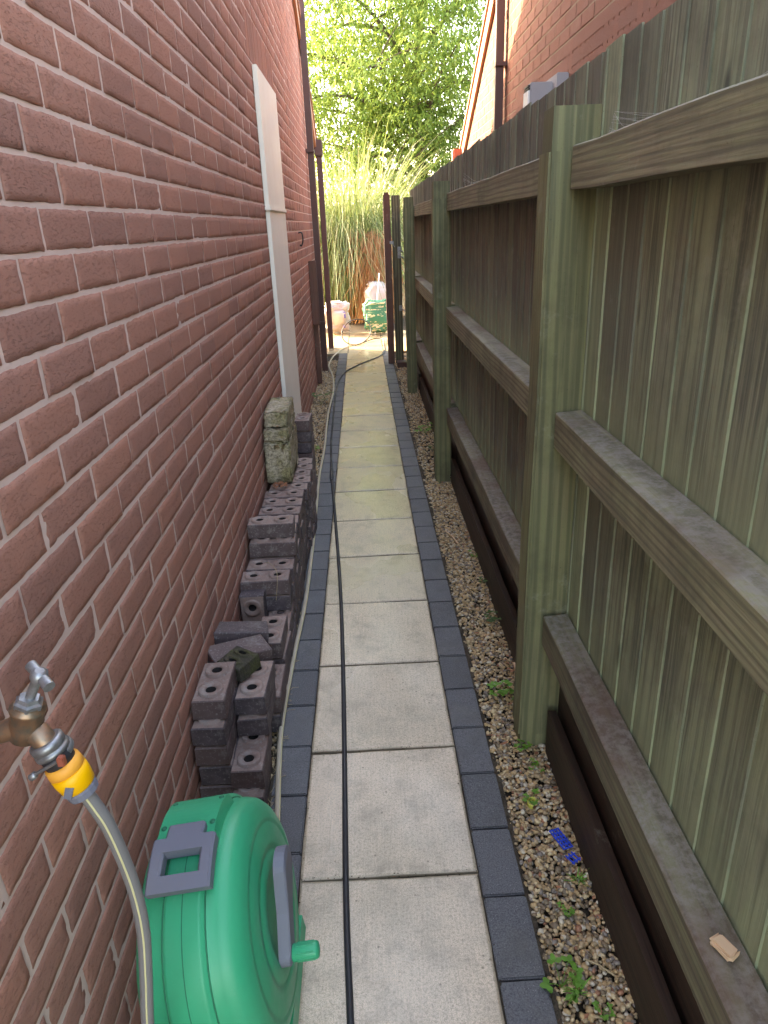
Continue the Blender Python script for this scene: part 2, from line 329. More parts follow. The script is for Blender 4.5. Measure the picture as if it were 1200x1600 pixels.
def tag(o, label, cat, group=None):
    o['label'] = label; o['category'] = cat
    if group: o['group'] = group
    return o
def struct(o): o['kind'] = 'structure'; return o
def empty(name, label, cat, loc=(0, 0, 0), group=None):
    o = bpy.data.objects.new(name, None); C.objects.link(o); o.location = loc; o.empty_display_size = 0.1
    return tag(o, label, cat, group)
def curve_pts(ctrl, per=8):
    """Catmull-Rom through control points"""
    P = [Vector(c) for c in ctrl]; P = [P[0] * 2 - P[1]] + P + [P[-1] * 2 - P[-2]]; out = []
    for i in range(1, len(P) - 2):
        for k in range(per):
            t = k / per; a, b, c, d = P[i - 1], P[i], P[i + 1], P[i + 2]
            out.append(0.5 * ((2 * b) + (c - a) * t + (2 * a - 5 * b + 4 * c - d) * t * t + (3 * b - a - 3 * c + d) * t ** 3))
    out.append(P[-2]); return out

# ------------------------------------------------------------------ ground, path, gravel
g = MB(); N = 40
g.add([(-150, -60, -0.03), (150, -60, -0.03), (150, 250, -0.03), (-150, 250, -0.03)], [(0, 1, 2, 3)])
struct(g.build('ground', M['soil']))
SX = lambda y: -0.003 * y
P0, PP = 1.2737, 0.4586
def slabs(name, rects, tones):
    me_v, me_f, cols = MB(), None, []
    for (x0, x1, y0, y1, sk), tone in zip(rects, tones):
        bm = bmesh.new(); bmesh.ops.create_grid(bm, x_segments=10, y_segments=10, size=0.5)
        hx = R.uniform(-.0012, .0012); hy = R.uniform(-.0012, .0012); hz = R.uniform(-0.001, 0.001)
        vs = []
        for v in bm.verts:
            gm = lambda t: {0: -.5, 1: -.485, 2: -.45, 8: .45, 9: .485, 10: .5}.get(int(round((t + .5) * 10)), t)
            u, w = gm(v.co.x), gm(v.co.y)
            ex, ey = min(0.5 - abs(u), 0.5), min(0.5 - abs(w), 0.5)
            e = 1.0 if (ex < 0.01 or ey < 0.01) else 0
            x = x0 + (u + .5) * (x1 - x0); y = y0 + (w + .5) * (y1 - y0)
            jx = R.uniform(-.0016, .0016) if ex < 0.01 else 0; jy = R.uniform(-.0016, .0016) if ey < 0.01 else 0
            vs.append((x + SX(y) + jx, y + jy + sk * u * 0.01, hz + hx * u + hy * w - 0.0025 * e))
        bm.verts.index_update(); fs = [[v.index for v in f.verts] for f in bm.faces]
        bnd = [[v.index for v in e.verts] for e in bm.edges if len(e.link_faces) == 1]; bm.free()
        k = len(vs); low = {}
        for a, b in bnd:
            for q in (a, b):
                if q not in low: low[q] = len(vs); vs.append((vs[q][0], vs[q][1], -0.035))
            fs.append([a, b, low[b], low[a]])
        me_v.add(vs, fs, 0, False); cols += [tuple(k * (q if q > 0 else 1) for k, q in zip(tone, ((0.42, 0.40, 0.36) if (abs(p_[0] - SX(p_[1]) - x0) < .004 or abs(p_[0] - SX(p_[1]) - x1) < .004 or abs(p_[1] - y0) < .004 or abs(p_[1] - y1) < .004) else (1, 1, 1)))) for p_ in vs]
    o = me_v.build(name, M['slab'])
    at = o.data.color_attributes.new('tone', 'FLOAT_COLOR', 'POINT')
    at.data.foreach_set('color', [c for t in cols for c in (*t, 1.0)])
    return struct(o)
rects, tones = [], []
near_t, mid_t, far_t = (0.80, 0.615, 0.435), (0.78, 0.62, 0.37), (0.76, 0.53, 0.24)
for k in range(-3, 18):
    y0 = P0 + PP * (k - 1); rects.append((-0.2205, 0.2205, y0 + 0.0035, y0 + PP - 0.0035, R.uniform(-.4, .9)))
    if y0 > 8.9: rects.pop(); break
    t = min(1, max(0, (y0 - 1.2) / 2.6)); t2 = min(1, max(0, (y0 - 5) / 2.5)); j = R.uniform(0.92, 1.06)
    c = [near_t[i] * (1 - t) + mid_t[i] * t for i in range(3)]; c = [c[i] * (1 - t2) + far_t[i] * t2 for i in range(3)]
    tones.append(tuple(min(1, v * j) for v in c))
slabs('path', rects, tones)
rects, tones = [], []
for i in range(6):
    for j in range(4):
        x0 = -1.13 + PP * i; y0 = 9.07 + PP * j
        rects.append((x0, x0 + PP - 0.007, y0 + 0.0035, y0 + PP - 0.0035, 0.2)); v = R.uniform(.9, 1.05); tones.append((0.56 * v, 0.42 * v, 0.20 * v))
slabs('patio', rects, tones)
# sand/dark joint bed under the slabs
b = MB(); b.box((-0.345, -0.6, -0.029), (0.335, 9.07, -0.010)); struct(b.build('path_bed', M['soil']))
# charcoal edging blocks
def edging(name, xa, xb, y_end, off, curve=None):
    e = MB(); y = -0.5 + off
    while y < y_end:
        sk = R.uniform(-0.0012, 0.0012)
        dx = SX(y) + (curve(y) if curve else 0)
        e.box((xa + dx, y + 0.0022, -0.028), (xb + dx, y + 0.2030 - 0.0022, 0.001 + R.uniform(-.0012, .0012)), ch=0.0035, jit=0.0005)
        y += 0.2030
    return struct(e.build(name, M['edging']))
edging('path_edging', 0.2245, 0.3245, 9.0, 0.08)
edging('path_edging', -0.3255, -0.2245, 8.9, 0.03)

ICO = bmesh.new(); bmesh.ops.create_icosphere(ICO, subdivisions=1, radius=1.0)
ico_v = np.array([v.co[:] for v in ICO.verts]); ICO.verts.index_update(); ico_f = np.array([[v.index for v in f.verts] for f in ICO.faces]); ICO.free()
def gravel(name, areas, seed, label):
    rs = np.random.RandomState(seed); V = []; Fs = []; k = 0
    for (x0, x1, y0, y1, n, zb) in areas:
        for _ in range(n):
            x = rs.uniform(x0, x1); y = rs.uniform(y0, y1)
            r = rs.uniform(0.0040, 0.0078) * (1.35 if rs.rand() < 0.08 else 1)
            s = np.array([r * rs.uniform(.9, 1.5), r * rs.uniform(.7, 1.1), r * rs.uniform(.45, .8)])
            a, bb = rs.uniform(0, 2 * PI), rs.normal(0, 0.35)
            ca, sa, cb, sb = math.cos(a), math.sin(a), math.cos(bb), math.sin(bb)
            Rm = np.array([[ca, -sa, 0], [sa, ca, 0], [0, 0, 1]]) @ np.array([[1, 0, 0], [0, cb, -sb], [0, sb, cb]])
            v = ico_v * (1 + rs.uniform(-.16, .16, (len(ico_v), 1)))
            z = zb + rs.uniform(-0.006, 0.006) + 0.006 * math.sin(x * 31) * math.sin(y * 9)
            V.append((v * s) @ Rm.T + [x + SX(y), y, z]); Fs.append(ico_f + k); k += len(ico_v)
    V = np.concatenate(V); Fs = np.concatenate(Fs)
    me = bpy.data.meshes.new(name); me.vertices.add(len(V)); me.vertices.foreach_set('co', V.ravel())
    me.loops.add(len(Fs) * 3); me.loops.foreach_set('vertex_index', Fs.ravel()); me.polygons.add(len(Fs))
    me.polygons.foreach_set('loop_start', np.arange(0, len(Fs) * 3, 3)); me.update(); me.materials.append(M['pebble'])
    me.polygons.foreach_set('use_smooth', np.ones(len(Fs), bool))
    o = bpy.data.objects.new(name, me); C.objects.link(o); o['kind'] = 'stuff'; return tag(o, label, 'gravel')
gravel('gravel', [(0.335, 0.50, 0.55, 1.8, 4200, -0.012), (0.335, 0.56, 1.8, 4.2, 8200, -0.012), (0.335, 0.58, 4.2, 8.6, 7500, -0.012)], 3,
       'brown and buff pea gravel strip between dark edging blocks and fence')
gravel('gravel', [(-0.52, -0.335, 1.2, 3.6, 2600, -0.014), (-0.52, -0.335, 3.6, 8.6, 7500, -0.012)], 4,
       'pea gravel strip along the foot of the red brick wall')

# ------------------------------------------------------------------ brick walls
def rake(y, ye, ze, ridge_y, slope):
    return ze + slope * (ye - y) if y > ridge_y else ze + slope * (ye - ridge_y) - slope * (ridge_y - y)
def brick_wall(name, x, face, y_lo, y_hi, z_lo, z_hi, z0, yb, mats, hires_y, top=None, soldier=None, parent=None, course=0.0747, ln=0.2241):
    """running-bond wall, faces in direction `face` (+1 / -1 along X), every brick its own raised block"""
    w = MB(); J = 0.0043; dep = 0.0022
    k0 = int(math.floor((z_lo - z0) / course)); k1 = int(math.ceil((z_hi - z0) / course))
    for k in range(k0, k1):
        za = z0 + k * course; zb = za + course
        off = (k % 2) * ln / 2
        j = int(math.floor((y_lo - yb - off) / ln))
        while True:
            ya = yb + off + j * ln; yb_ = ya + ln; j += 1
            if ya > y_hi: break
            if yb_ < y_lo: continue
            a, b_ = max(ya, y_lo) + J, min(yb_, y_hi) - J
            if b_ - a < 0.02: continue
            if top and za + course > min(top(a), top(b_)): 
                continue
            if soldier and any(sz0 - .01 < (za + zb) / 2 < sz1 and a < s1 - 0.02 and b_ > s0 + 0.02 for s0, s1, sz0, sz1 in soldier): 
                for s0, s1, sz0, sz1 in soldier:
                    if sz0 - .01 < (za + zb) / 2 < sz1:
                        if a < s0 - 0.03: w_piece(w, x, face, a, s0 - J, za + J, zb - J, 2, dep)
                        if b_ > s1 + 0.03: w_piece(w, x, face, s1 + J, b_, za + J, zb - J, 2, dep)
                continue
            w_piece(w, x, face, a, b_, za + J, zb - J, (12 if hires_y[0] < a < hires_y[1] else (5 if a < hires_y[1] + 3 else 2)), dep)
    for s0, s1, sz0, sz1 in (soldier or []):
        n = int(round((s1 - s0) / 0.0747)); d = (s1 - s0) / n
        for i in range(n): w_piece(w, x, face, s0 + i * d + J, s0 + (i + 1) * d - J, sz0 + J, sz1 - J, 2, dep)
    # mortar sheet just behind the brick faces, wall body behind
    ys = sorted(set([y_lo, y_hi] + [y_lo + (y_hi - y_lo) * i / 24 for i in range(25)]))
    for a, b_ in zip(ys[:-1], ys[1:]):
        ta = min(z_hi, top(a)) if top else z_hi; tb = min(z_hi, top(b_)) if top else z_hi
        xm = x - face * dep; xi = x - face * 0.10
        vs = [(xm, a, z_lo), (xm, b_, z_lo), (xm, b_, tb), (xm, a, ta), (xi, a, z_lo), (xi, b_, z_lo), (xi, b_, tb), (xi, a, ta)]
        w.add(vs, [(0, 1, 2, 3), (7, 6, 5, 4), (3, 2, 6, 7)], 1)
    o = w.build(name, mats, parent); return o
def w_piece(w, x, face, a, b_, za, zb, res, dep):
    off = R.uniform(-0.0012, 0.0012)
    if res > 2:
        nx = max(3, int(res * (b_ - a) / 0.22)); nz = 4 if res > 6 else 2
        us = [0, 0.0025] + [(b_ - a) * (i + 1) / (nx + 1) for i in range(nx)] + [b_ - a - 0.0025, b_ - a]
        ws = [0, 0.0022] + [(zb - za) * (i + 1) / (nz + 1) for i in range(nz)] + [zb - za - 0.0022, zb - za]
        vs = []; fs = []; NU = len(us)
        tl = R.uniform(-.0008, .0008)
        for iw, ww in enumerate(ws):
            for iu, u in enumerate(us):
                e = (iu in (0, NU - 1)) + (iw in (0, len(ws) - 1)); e1 = (iu in (1, NU - 2)) or (iw in (1, len(ws) - 2))
                d = -dep * 1.1 if e else (R.uniform(-0.0013, 0.0) if e1 else R.uniform(-.0004, .0005))
                ju = R.uniform(-.0014, .0014); jw = R.uniform(-.0013, .0013)
                if e == 0 and not e1: ju *= .5; jw *= .5
                vs.append((x + face * (off + d + tl * (u - .1) * 10), a + u + ju, za + ww + jw))
        for i in range(len(ws) - 1):
            for j in range(NU - 1):
                q = (i * NU + j, i * NU + j + 1, (i + 1) * NU + j + 1, (i + 1) * NU + j); fs.append(q if face > 0 else q[::-1])
        w.add(vs, fs, 0, True)
    else:
        c = 0.0022; xf = x + face * off; xb = x - face * dep * 1.2
        vs = [(xb, a, za), (xb, b_, za), (xb, b_, zb), (xb, a, zb), (xf, a + c, za + c), (xf, b_ - c, za + c), (xf, b_ - c, zb - c), (xf, a + c, zb - c)]
        fs = [(4, 5, 6, 7), (0, 1, 5, 4), (1, 2, 6, 5), (2, 3, 7, 6), (3, 0, 4, 7)]
        w.add(vs, fs if face > 0 else [f[::-1] for f in fs], 0)

WX = -0.527
# left house
L_EY, L_EZ, SL = 9.55, 2.45, 0.53; L_RY = 4.4
lt = lambda y: rake(y, L_EY, L_EZ, L_RY, SL)
house = empty('brick_house', 'red brick house wall filling the left side of the narrow alley', 'house', (WX, 4, 0))
brick_wall('wall', WX, 1, -0.8, L_EY - 0.02, -0.02, 5.3, 1.7742 - 0.0747 * 24 , 1.2685, [M['brick'], M['mortar']], (-0.8, 3.0), lt,
           [(4.12, 5.27, 2.297, 2.521)], house)
ew = MB(); ew.box((WX - 4.5, L_EY - 0.12, -0.02), (WX - 0.004, L_EY - 0.02, L_EZ - .02)); ew.build('end_wall', M['brick'], house)
def roof(parent, x0, x1, ye, ze, ry, slope, name='roof'):
    r = MB(); z_r = ze + slope * (ye - ry); yn = ry - (ye - ry)
    th = 0.07
    for (ya, za, yb_, zb_) in ((ye + 0.25, ze - slope * 0.25, ry, z_r), (yn - 0.25, ze - slope * 0.25, ry, z_r)):
        vs = [(x0, ya, za + .03), (x1, ya, za + .03), (x1, yb_, zb_ + .03), (x0, yb_, zb_ + .03)]; vs += [(a, b, c + th) for a, b, c in vs]
        r.add(vs, [(0, 1, 2, 3), (7, 6, 5, 4), (0, 4, 5, 1), (1, 5, 6, 2), (2, 6, 7, 3), (3, 7, 4, 0)])
    return r.build(name, M['tile'], parent)
roof(house, WX - 5, WX + 0.02, L_EY, L_EZ, L_RY, SL)
def barge(parent, x0, x1, ye, ze, ry, slope, mat):
    b = MB(); th = 0.13
    yn = ry - (ye - ry)
    for (ya, za, yb_, zb_) in ((ye + 0.22, ze - slope * 0.22, ry, ze + slope * (ye - ry)), (yn - 0.22, ze - slope * .22, ry, ze + slope * (ye - ry))):
        for (xa, xb, dz, t) in ((x0, x1, 0.02, th), (x0 - 0.012 if x0 > 0 else x0, x1 if x0 > 0 else x1 + 0.012, 0.06, 0.035)):
            vs = [(xa, ya, za + dz), (xb, ya, za + dz), (xb, yb_, zb_ + dz), (xa, yb_, zb_ + dz)]
            vs = [(p[0], p[1], p[2] - (t if t > .1 else 0)) for p in vs] + [(p[0], p[1], p[2] + (0 if t > .1 else t)) for p in vs]
            b.add(vs, [(0, 1, 2, 3), (7, 6, 5, 4), (0, 4, 5, 1), (1, 5, 6, 2), (2, 6, 7, 3), (3, 7, 4, 0)])
    return b.build('barge_board', mat, parent)
barge(house, WX + 0.006, WX + 0.03, L_EY, L_EZ, L_RY, SL, M['barge'])
def gutter_end(parent, x0, x1, y, z, mat, face):
    gt = MB(); n = 8
    prof = [(y + 0.055 * math.cos(a), z - 0.055 * math.sin(a)) for a in [PI * i / n for i in range(n + 1)]]
    vs = [(x0, a, b) for a, b in prof] + [(x1, a, b) for a, b in prof]
    prof2 = [(y + 0.050 * math.cos(a), z - 0.050 * math.sin(a)) for a in [PI * i / n for i in range(n + 1)]]
    vs += [(x0, a, b) for a, b in prof2] + [(x1, a, b) for a, b in prof2]; m = n + 1
    fs = [(i, i + 1, m + i + 1, m + i) for i in range(n)] + [(3 * m + i, 3 * m + i + 1, 2 * m + i + 1, 2 * m + i) for i in range(n)]
    e = 0 if face < 0 else m
    gt.add(vs, fs, 0, True); vs2 = [((x0 if face < 0 else x1), a, b) for a, b in prof]; gt.add(vs2, [tuple(range(m))], 0)
    return gt.build('gutter', mat, parent)
gutter_end(house, WX - 4.8, WX + 0.035, L_EY + 0.30, L_EZ - 0.02, M['brown_plastic'], 1)
hp = MB(); hp.box((WX + 0.006, L_EY - 0.09, L_EZ - 0.16), (WX + 0.10, L_EY + 0.06, L_EZ + 0.02), ch=0.01); hp.box((WX + .02, L_EY - .06, L_EZ - 0.25), (WX + .085, L_EY + .02, L_EZ - .16), ch=.006)
hp.build('hopper', M['brown_plastic'], house)
dp = MB(); dp.box((WX + 0.022, L_EY - 0.06, -0.02), (WX + 0.088, L_EY + 0.01, L_EZ - 0.25), ch=0.006); dp.build('downpipe', M['brown_plastic'], house)
dp = MB(); dp.box((WX + 0.015, 7.98, -0.02), (WX + 0.078, 8.045, 4.6), ch=0.006); d_ = dp.build('downpipe', M['brown_plastic'], house)
for z in (0.5, 2.2, 3.6):
    br = MB(); br.box((WX - 0.001, 7.955, z), (WX + 0.083, 8.07, z + 0.035), ch=0.003); br.build('pipe_bracket', M['brown_plastic'], d_)
hk = MB(); hk.tube(curve_pts([(WX - .004, 6.3, 1.46), (WX + .03, 6.3, 1.46), (WX + .035, 6.3, 1.40), (WX + .02, 6.3, 1.36), (WX + .008, 6.3, 1.37)], 4), 0.006, 6)
hk.build('wall_hook', M['black_plastic'], house)
# pale panel fixed flat on the wall
pn = empty('wall_panel', 'tall narrow cream white panel fixed flat to the brick wall', 'panel', (WX, 4.7, 0.2))
pb = MB(); pb.box((WX + 0.001, 4.235, 1.615), (WX + 0.026, 5.12, 2.288), ch=0.003); pb.build('upper_sheet', M['white_panel'], pn)
pb = MB(); pb.box((WX + 0.001, 4.245, 0.10), (WX + 0.024, 5.12, 1.597), ch=0.003); pb.build('lower_sheet', M['white_panel'], pn)
pb = MB(); pb.box((WX + 0.001, 4.225, 1.594), (WX + 0.033, 5.125, 1.618), ch=0.004); pb.build('lip', M['white_panel'], pn)
# timber post on the wall at the gate opening
tp = empty('timber_post', 'short brown timber post against the brick wall beside the dark downpipe', 'post', (WX + .04, 7.3, 0))
pb = MB(); pb.box((WX + 0.003, 7.26, 0.0), (WX + 0.05, 7.33, 1.19), ch=0.003); pb.build('post_body', M['gate_wood'], tp)
pb = MB(); pb.box((WX + 0.002, 7.195, 0.60), (WX + 0.073, 7.258, 1.20), ch=0.003); pb.build('face_block', M['gate_wood'], tp)

# right house
RX = 1.2; R_EY, R_EZ, R_SL, R_RY = 8.88, 2.24, 0.53, 4.2
rt = lambda y: rake(y, R_EY, R_EZ, R_RY, R_SL)
rh = empty('brick_house', 'sunlit orange brick house gable rising behind the fence on the right', 'house', (RX, 5, 0))
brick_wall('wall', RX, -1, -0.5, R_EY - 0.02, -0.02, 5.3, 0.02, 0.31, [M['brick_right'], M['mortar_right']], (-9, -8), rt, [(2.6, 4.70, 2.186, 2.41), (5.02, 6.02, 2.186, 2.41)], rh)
roof(rh, RX - 0.02, RX + 6, R_EY, R_EZ, R_RY, R_SL)
barge(rh, RX - 0.03, RX - 0.006, R_EY, R_EZ, R_RY, R_SL, M['barge'])
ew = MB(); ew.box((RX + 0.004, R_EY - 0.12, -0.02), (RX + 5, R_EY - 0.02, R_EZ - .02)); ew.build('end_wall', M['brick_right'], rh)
gutter_end(rh, RX - 0.035, RX + 5, R_EY + 0.30, R_EZ - 0.06, M['red_plastic'], -1)
hp = MB(); hp.box((RX - 0.13, R_EY - 0.05, R_EZ - 0.16), (RX - 0.006, R_EY + 0.11, R_EZ + 0.02), ch=0.012); hp.box((RX - .10, R_EY - .02, R_EZ - .4), (RX - .02, R_EY + .07, R_EZ - .16), ch=.006)
hp.build('hopper', M['red_plastic'], rh)
dp = MB(); dp.box((RX - 0.085, 6.42, 0.0), (RX - 0.02, 6.485, 4.2), ch=0.006); d_ = dp.build('downpipe', M['brown_plastic'], rh)
br = MB(); br.box((RX - 0.09, 6.395, 2.62), (RX + 0.001, 6.51, 2.65), ch=0.003); br.build('pipe_bracket', M['brown_plastic'], d_)
fl = empty('wall_vent', 'grey box vent with white slotted face on the orange brick wall above the fence', 'vent', (RX - .05, 4.65, 2.0))
pb = MB(); pb.box((RX - 0.20, 4.60, 2.02), (RX - 0.07, 4.73, 2.22), ch=0.006); pb.build('body', M['meter_grey'], fl)
pb = MB(); pb.box((RX - 0.07, 4.52, 2.0), (RX - 0.003, 4.80, 2.25), ch=0.005)
for zz in (2.07, 2.12, 2.17): pb.box((RX - 0.05, 4.517, zz), (RX - 0.03, 4.521, zz + .02), 1)
pb.build('back_plate', [M['meter_grey'], M['black_plastic']], fl)
pb = MB(); pb.box((RX - 0.213, 4.605, 2.06), (RX - 0.201, 4.725, 2.18), 0, .002)
for zz in (2.185, 2.20, 2.03, 2.045): pb.box((RX - 0.212, 4.61, zz), (RX - 0.200, 4.72, zz + 0.008), 1)
pb.build('front_grille', [M['white_plastic'], M['black_plastic']], fl)

# ------------------------------------------------------------------ fence
fence = empty('timber_fence', 'tall weathered green feather-edge timber fence along the right of the path', 'fence', (0.45, 4, 0))
FP = [(-0.72, .398), (1.72, .402), (4.14, .392), (6.67, .376)]
def post(y, x, w=0.105, h=1.72, lean=0.0, mat=None, parent=fence, name='post'):
    p = MB(); bm = bmesh.new(); bmesh.ops.create_cube(bm, size=1)
    bmesh.ops.bevel(bm, geom=bm.edges[:], offset=0.05, segments=2, affect='EDGES')
    bmesh.ops.subdivide_edges(bm, edges=[e for e in bm.edges if abs((e.verts[0].co - e.verts[1].co).z) > .5], cuts=14, use_grid_fill=True)
    vs = []
    for v in bm.verts:
        z = (v.co.z + .5) * (h + .05) - .05
        vs.append((x + v.co.x * w + lean * z + 0.0015 * math.sin(z * 7), y + (v.co.y + .5) * 0.10 + 0.0015 * math.cos(z * 5), z))
    bm.verts.index_update(); p.add(vs, [[v.index for v in f.verts] for f in bm.faces], 0); bm.free()
    return p.build(name, mat or M['post'], parent)
post(-0.72, .47); post(1.72, .470, 0.118, 1.724, 0.007); post(4.14, .442, 0.098, 1.704, 0.0); post(6.67, .422, 0.092, 1.712, -.001)
# knots on the near post
kn = MB()
# rails (triangular arris style: front face + sloped top)
def rail(y0, y1, z0, z1, xf, mat, xb=0.528, slope=0.004):
    r = MB(); n = 14
    prof = [(xf, z0), (xb, z0), (xb, z1), (xf + 0.003, z1 - slope), (xf, z1 - slope - .003)]
    vs = []; m = len(prof)
    for i in range(n + 1):
        y = y0 + (y1 - y0) * i / n; j = R.uniform(-.0012, .0012); jj = R.uniform(-.0015, .0015)
        vs += [(a + (j if a < .5 else 0), y, b + jj) for a, b in prof]
    fs = [(i * m + k, (i + 1) * m + k, (i + 1) * m + (k + 1) % m, i * m + (k + 1) % m) for i in range(n) for k in range(m)]
    fs += [tuple(range(m)), tuple(n * m + k for k in range(m))[::-1]]
    r.add(vs, fs); return r.build('rail', mat, fence)
bays = [(-0.62, 1.70), (1.82, 4.13), (4.24, 6.66), (6.77, 8.2)]
for i, (a, b_) in enumerate(bays):
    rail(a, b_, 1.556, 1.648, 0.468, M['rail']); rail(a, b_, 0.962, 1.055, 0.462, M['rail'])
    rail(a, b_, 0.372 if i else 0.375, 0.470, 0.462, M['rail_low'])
# feather-edge boards: one panel per bay
def boards(y0, y1, mat, z0=0.33, zt=1.825, name='board_panel'):
    p = MB(); y = y0
    while y < y1 - 0.01:
        w = min(R.uniform(0.094, 0.108), y1 - y); tz = zt + R.uniform(-.006, .006)
        xa = 0.531; t0, t1 = 0.004, 0.0052; n = 12; lean = R.uniform(-0.003, 0.003); bow = R.uniform(-.003, .003)
        vs = []
        for i in range(n + 1):
            z = z0 + (tz - z0) * i / n; b1 = 0.25 * bow * math.sin(PI * i / n) + R.uniform(-.0003, .0003)
            yy0 = y - 0.012 + lean * i / n; yy1 = y + w + 0.012 + lean * i / n
            vs += [(xa + b1 + .0005, yy0 + .0015, z), (xa + b1 + t1, yy0, z), (xa + b1 + 0.0052 + t0, yy1, z), (xa + b1 + 0.0052, yy1, z)]
        fs = [(i * 4 + k, i * 4 + (k + 1) % 4, (i + 1) * 4 + (k + 1) % 4, (i + 1) * 4 + k) for i in range(n) for k in range(4)]
        fs += [(3, 2, 1, 0), tuple(n * 4 + k for k in range(4))]
        p.add(vs, [f[::-1] for f in fs]); y += w
    return p.build(name, mat, fence)
boards(-0.7, 1.76, M['boards_near']); boards(1.76, 4.18, M['boards_far']); boards(4.18, 6.71, M['boards_far']); boards(6.71, 8.25, M['boards_far'])
# gravel boards at the foot
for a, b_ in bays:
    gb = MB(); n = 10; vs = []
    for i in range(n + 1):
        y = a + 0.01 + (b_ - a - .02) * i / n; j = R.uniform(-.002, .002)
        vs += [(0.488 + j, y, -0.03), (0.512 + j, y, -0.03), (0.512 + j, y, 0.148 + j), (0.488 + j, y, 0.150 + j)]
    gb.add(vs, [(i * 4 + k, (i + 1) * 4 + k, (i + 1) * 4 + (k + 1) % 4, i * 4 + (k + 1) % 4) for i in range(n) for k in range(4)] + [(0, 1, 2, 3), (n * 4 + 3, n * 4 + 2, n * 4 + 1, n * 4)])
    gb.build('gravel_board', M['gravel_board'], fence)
for a, b_ in bays:  # added dark strip per bay, blackens the recess below the lowest rail
    gb = MB(); gb.box((0.529, a - .05, 0.0), (0.5305, b_ + .05, 0.362)); gb.build('dark_gap_strip', M['gravel_board'], fence)
# soil behind the gravel boards
sb = MB(); sb.box((0.514, -0.8, -0.028), (0.56, 8.3, 0.07)); sb.build('soil_bank', M['soil']); bpy.data.objects['soil_bank']['kind'] = 'structure'
# gate
gate = empty('garden_gate', 'open dark brown timber gate at the far end of the fence', 'gate', (0.33, 8.3, 0))
pb = MB(); pb.box((0.246, 8.20, 0.0), (0.318, 8.27, 1.795), ch=0.006); pb.tube([(0.282, 8.235, 1.794), (0.282, 8.235, 1.815)], 0.028, 10); pb.build('gate_stile', M['gate_wood'], gate)
pb = MB(); 
for i in range(7): pb.box((0.265, 8.275 + i * .115, 0.09), (0.285, 8.275 + i * .115 + .11, 1.76), ch=0.003)
pb.build('gate_boards', M['gate_wood'], gate)
for z in (0.4, 1.0, 1.6):
    pb = MB(); pb.box((0.286, 8.275, z), (0.316, 9.07, z + .09), ch=.004); pb.build('ledge', M['gate_wood'], gate)
lt_ = MB(); lt_.box((0.300, 8.185, 1.30), (0.345, 8.199, 1.33), ch=.003); lt_.tube([(0.32, 8.19, 1.31), (.34, 8.17, 1.29), (.35, 8.18, 1.27)], .006, 6); lt_.build('latch', M['zinc'], gate)
gp = empty('gate_post', 'green timber gate post with yellow sunlit top beside the brown gate', 'post', (0.38, 8.2, 0))
pb = MB(); pb.box((0.334, 8.215, -0.02), (0.425, 8.31, 1.785), ch=0.006); pb.build('post_body', M['post'], gp)
for z in (1.24, 1.18, 0.62):
    pb = MB(); pb.tube([(0.40, 8.2, z), (.44, 8.17, z - .02), (.455, 8.0, z - .03)], .006, 6); pb.box((.385, 8.195, z - .03), (.42, 8.214, z + .03), ch=.003); pb.build('hinge_bolt', M['zinc'], gp)
bb = MB(); bb.box((0.34, 7.98, -0.01), (0.45, 8.14, 0.05), ch=.004); tag(bb.build('loose_brick', M['brown_plastic']), 'reddish brown brick lying at the foot of the green gate post', 'brick')
# cobwebs in the fence corners
def web(name, pts, label, n=26, seed=1):
    n = int(n * .7); rr = random.Random(seed); w = MB(); a, b_, c = [Vector(p) for p in pts]
    for i in range(n):
        p = a.lerp(b_, rr.random()); q = a.lerp(c, rr.random()); m = (p + q) / 2 + Vector((0, 0, -.01 * rr.random()))
        w.tube([p, m, q], 0.00014, 4, cap=False)
    tag(w.build(name, M['web']), label, 'cobweb', 'cobwebs on the fence')
web('cobweb', [(0.526, 1.66, 1.65), (0.53, 1.30, 1.652), (0.531, 1.63, 1.70)], 'wispy white cobweb beside the top of the nearest fence post', 20, 2)
web('cobweb', [(0.529, 0.95, 1.652), (0.53, 1.25, 1.652), (0.531, 0.98, 1.685)], 'wispy cobweb strands along the top rail near the right edge', 13, 3)
web('cobweb', [(0.526, 3.95, 1.65), (0.53, 3.3, 1.65), (0.531, 3.9, 1.74)], 'thin cobweb right of the second fence post top', 22, 4)

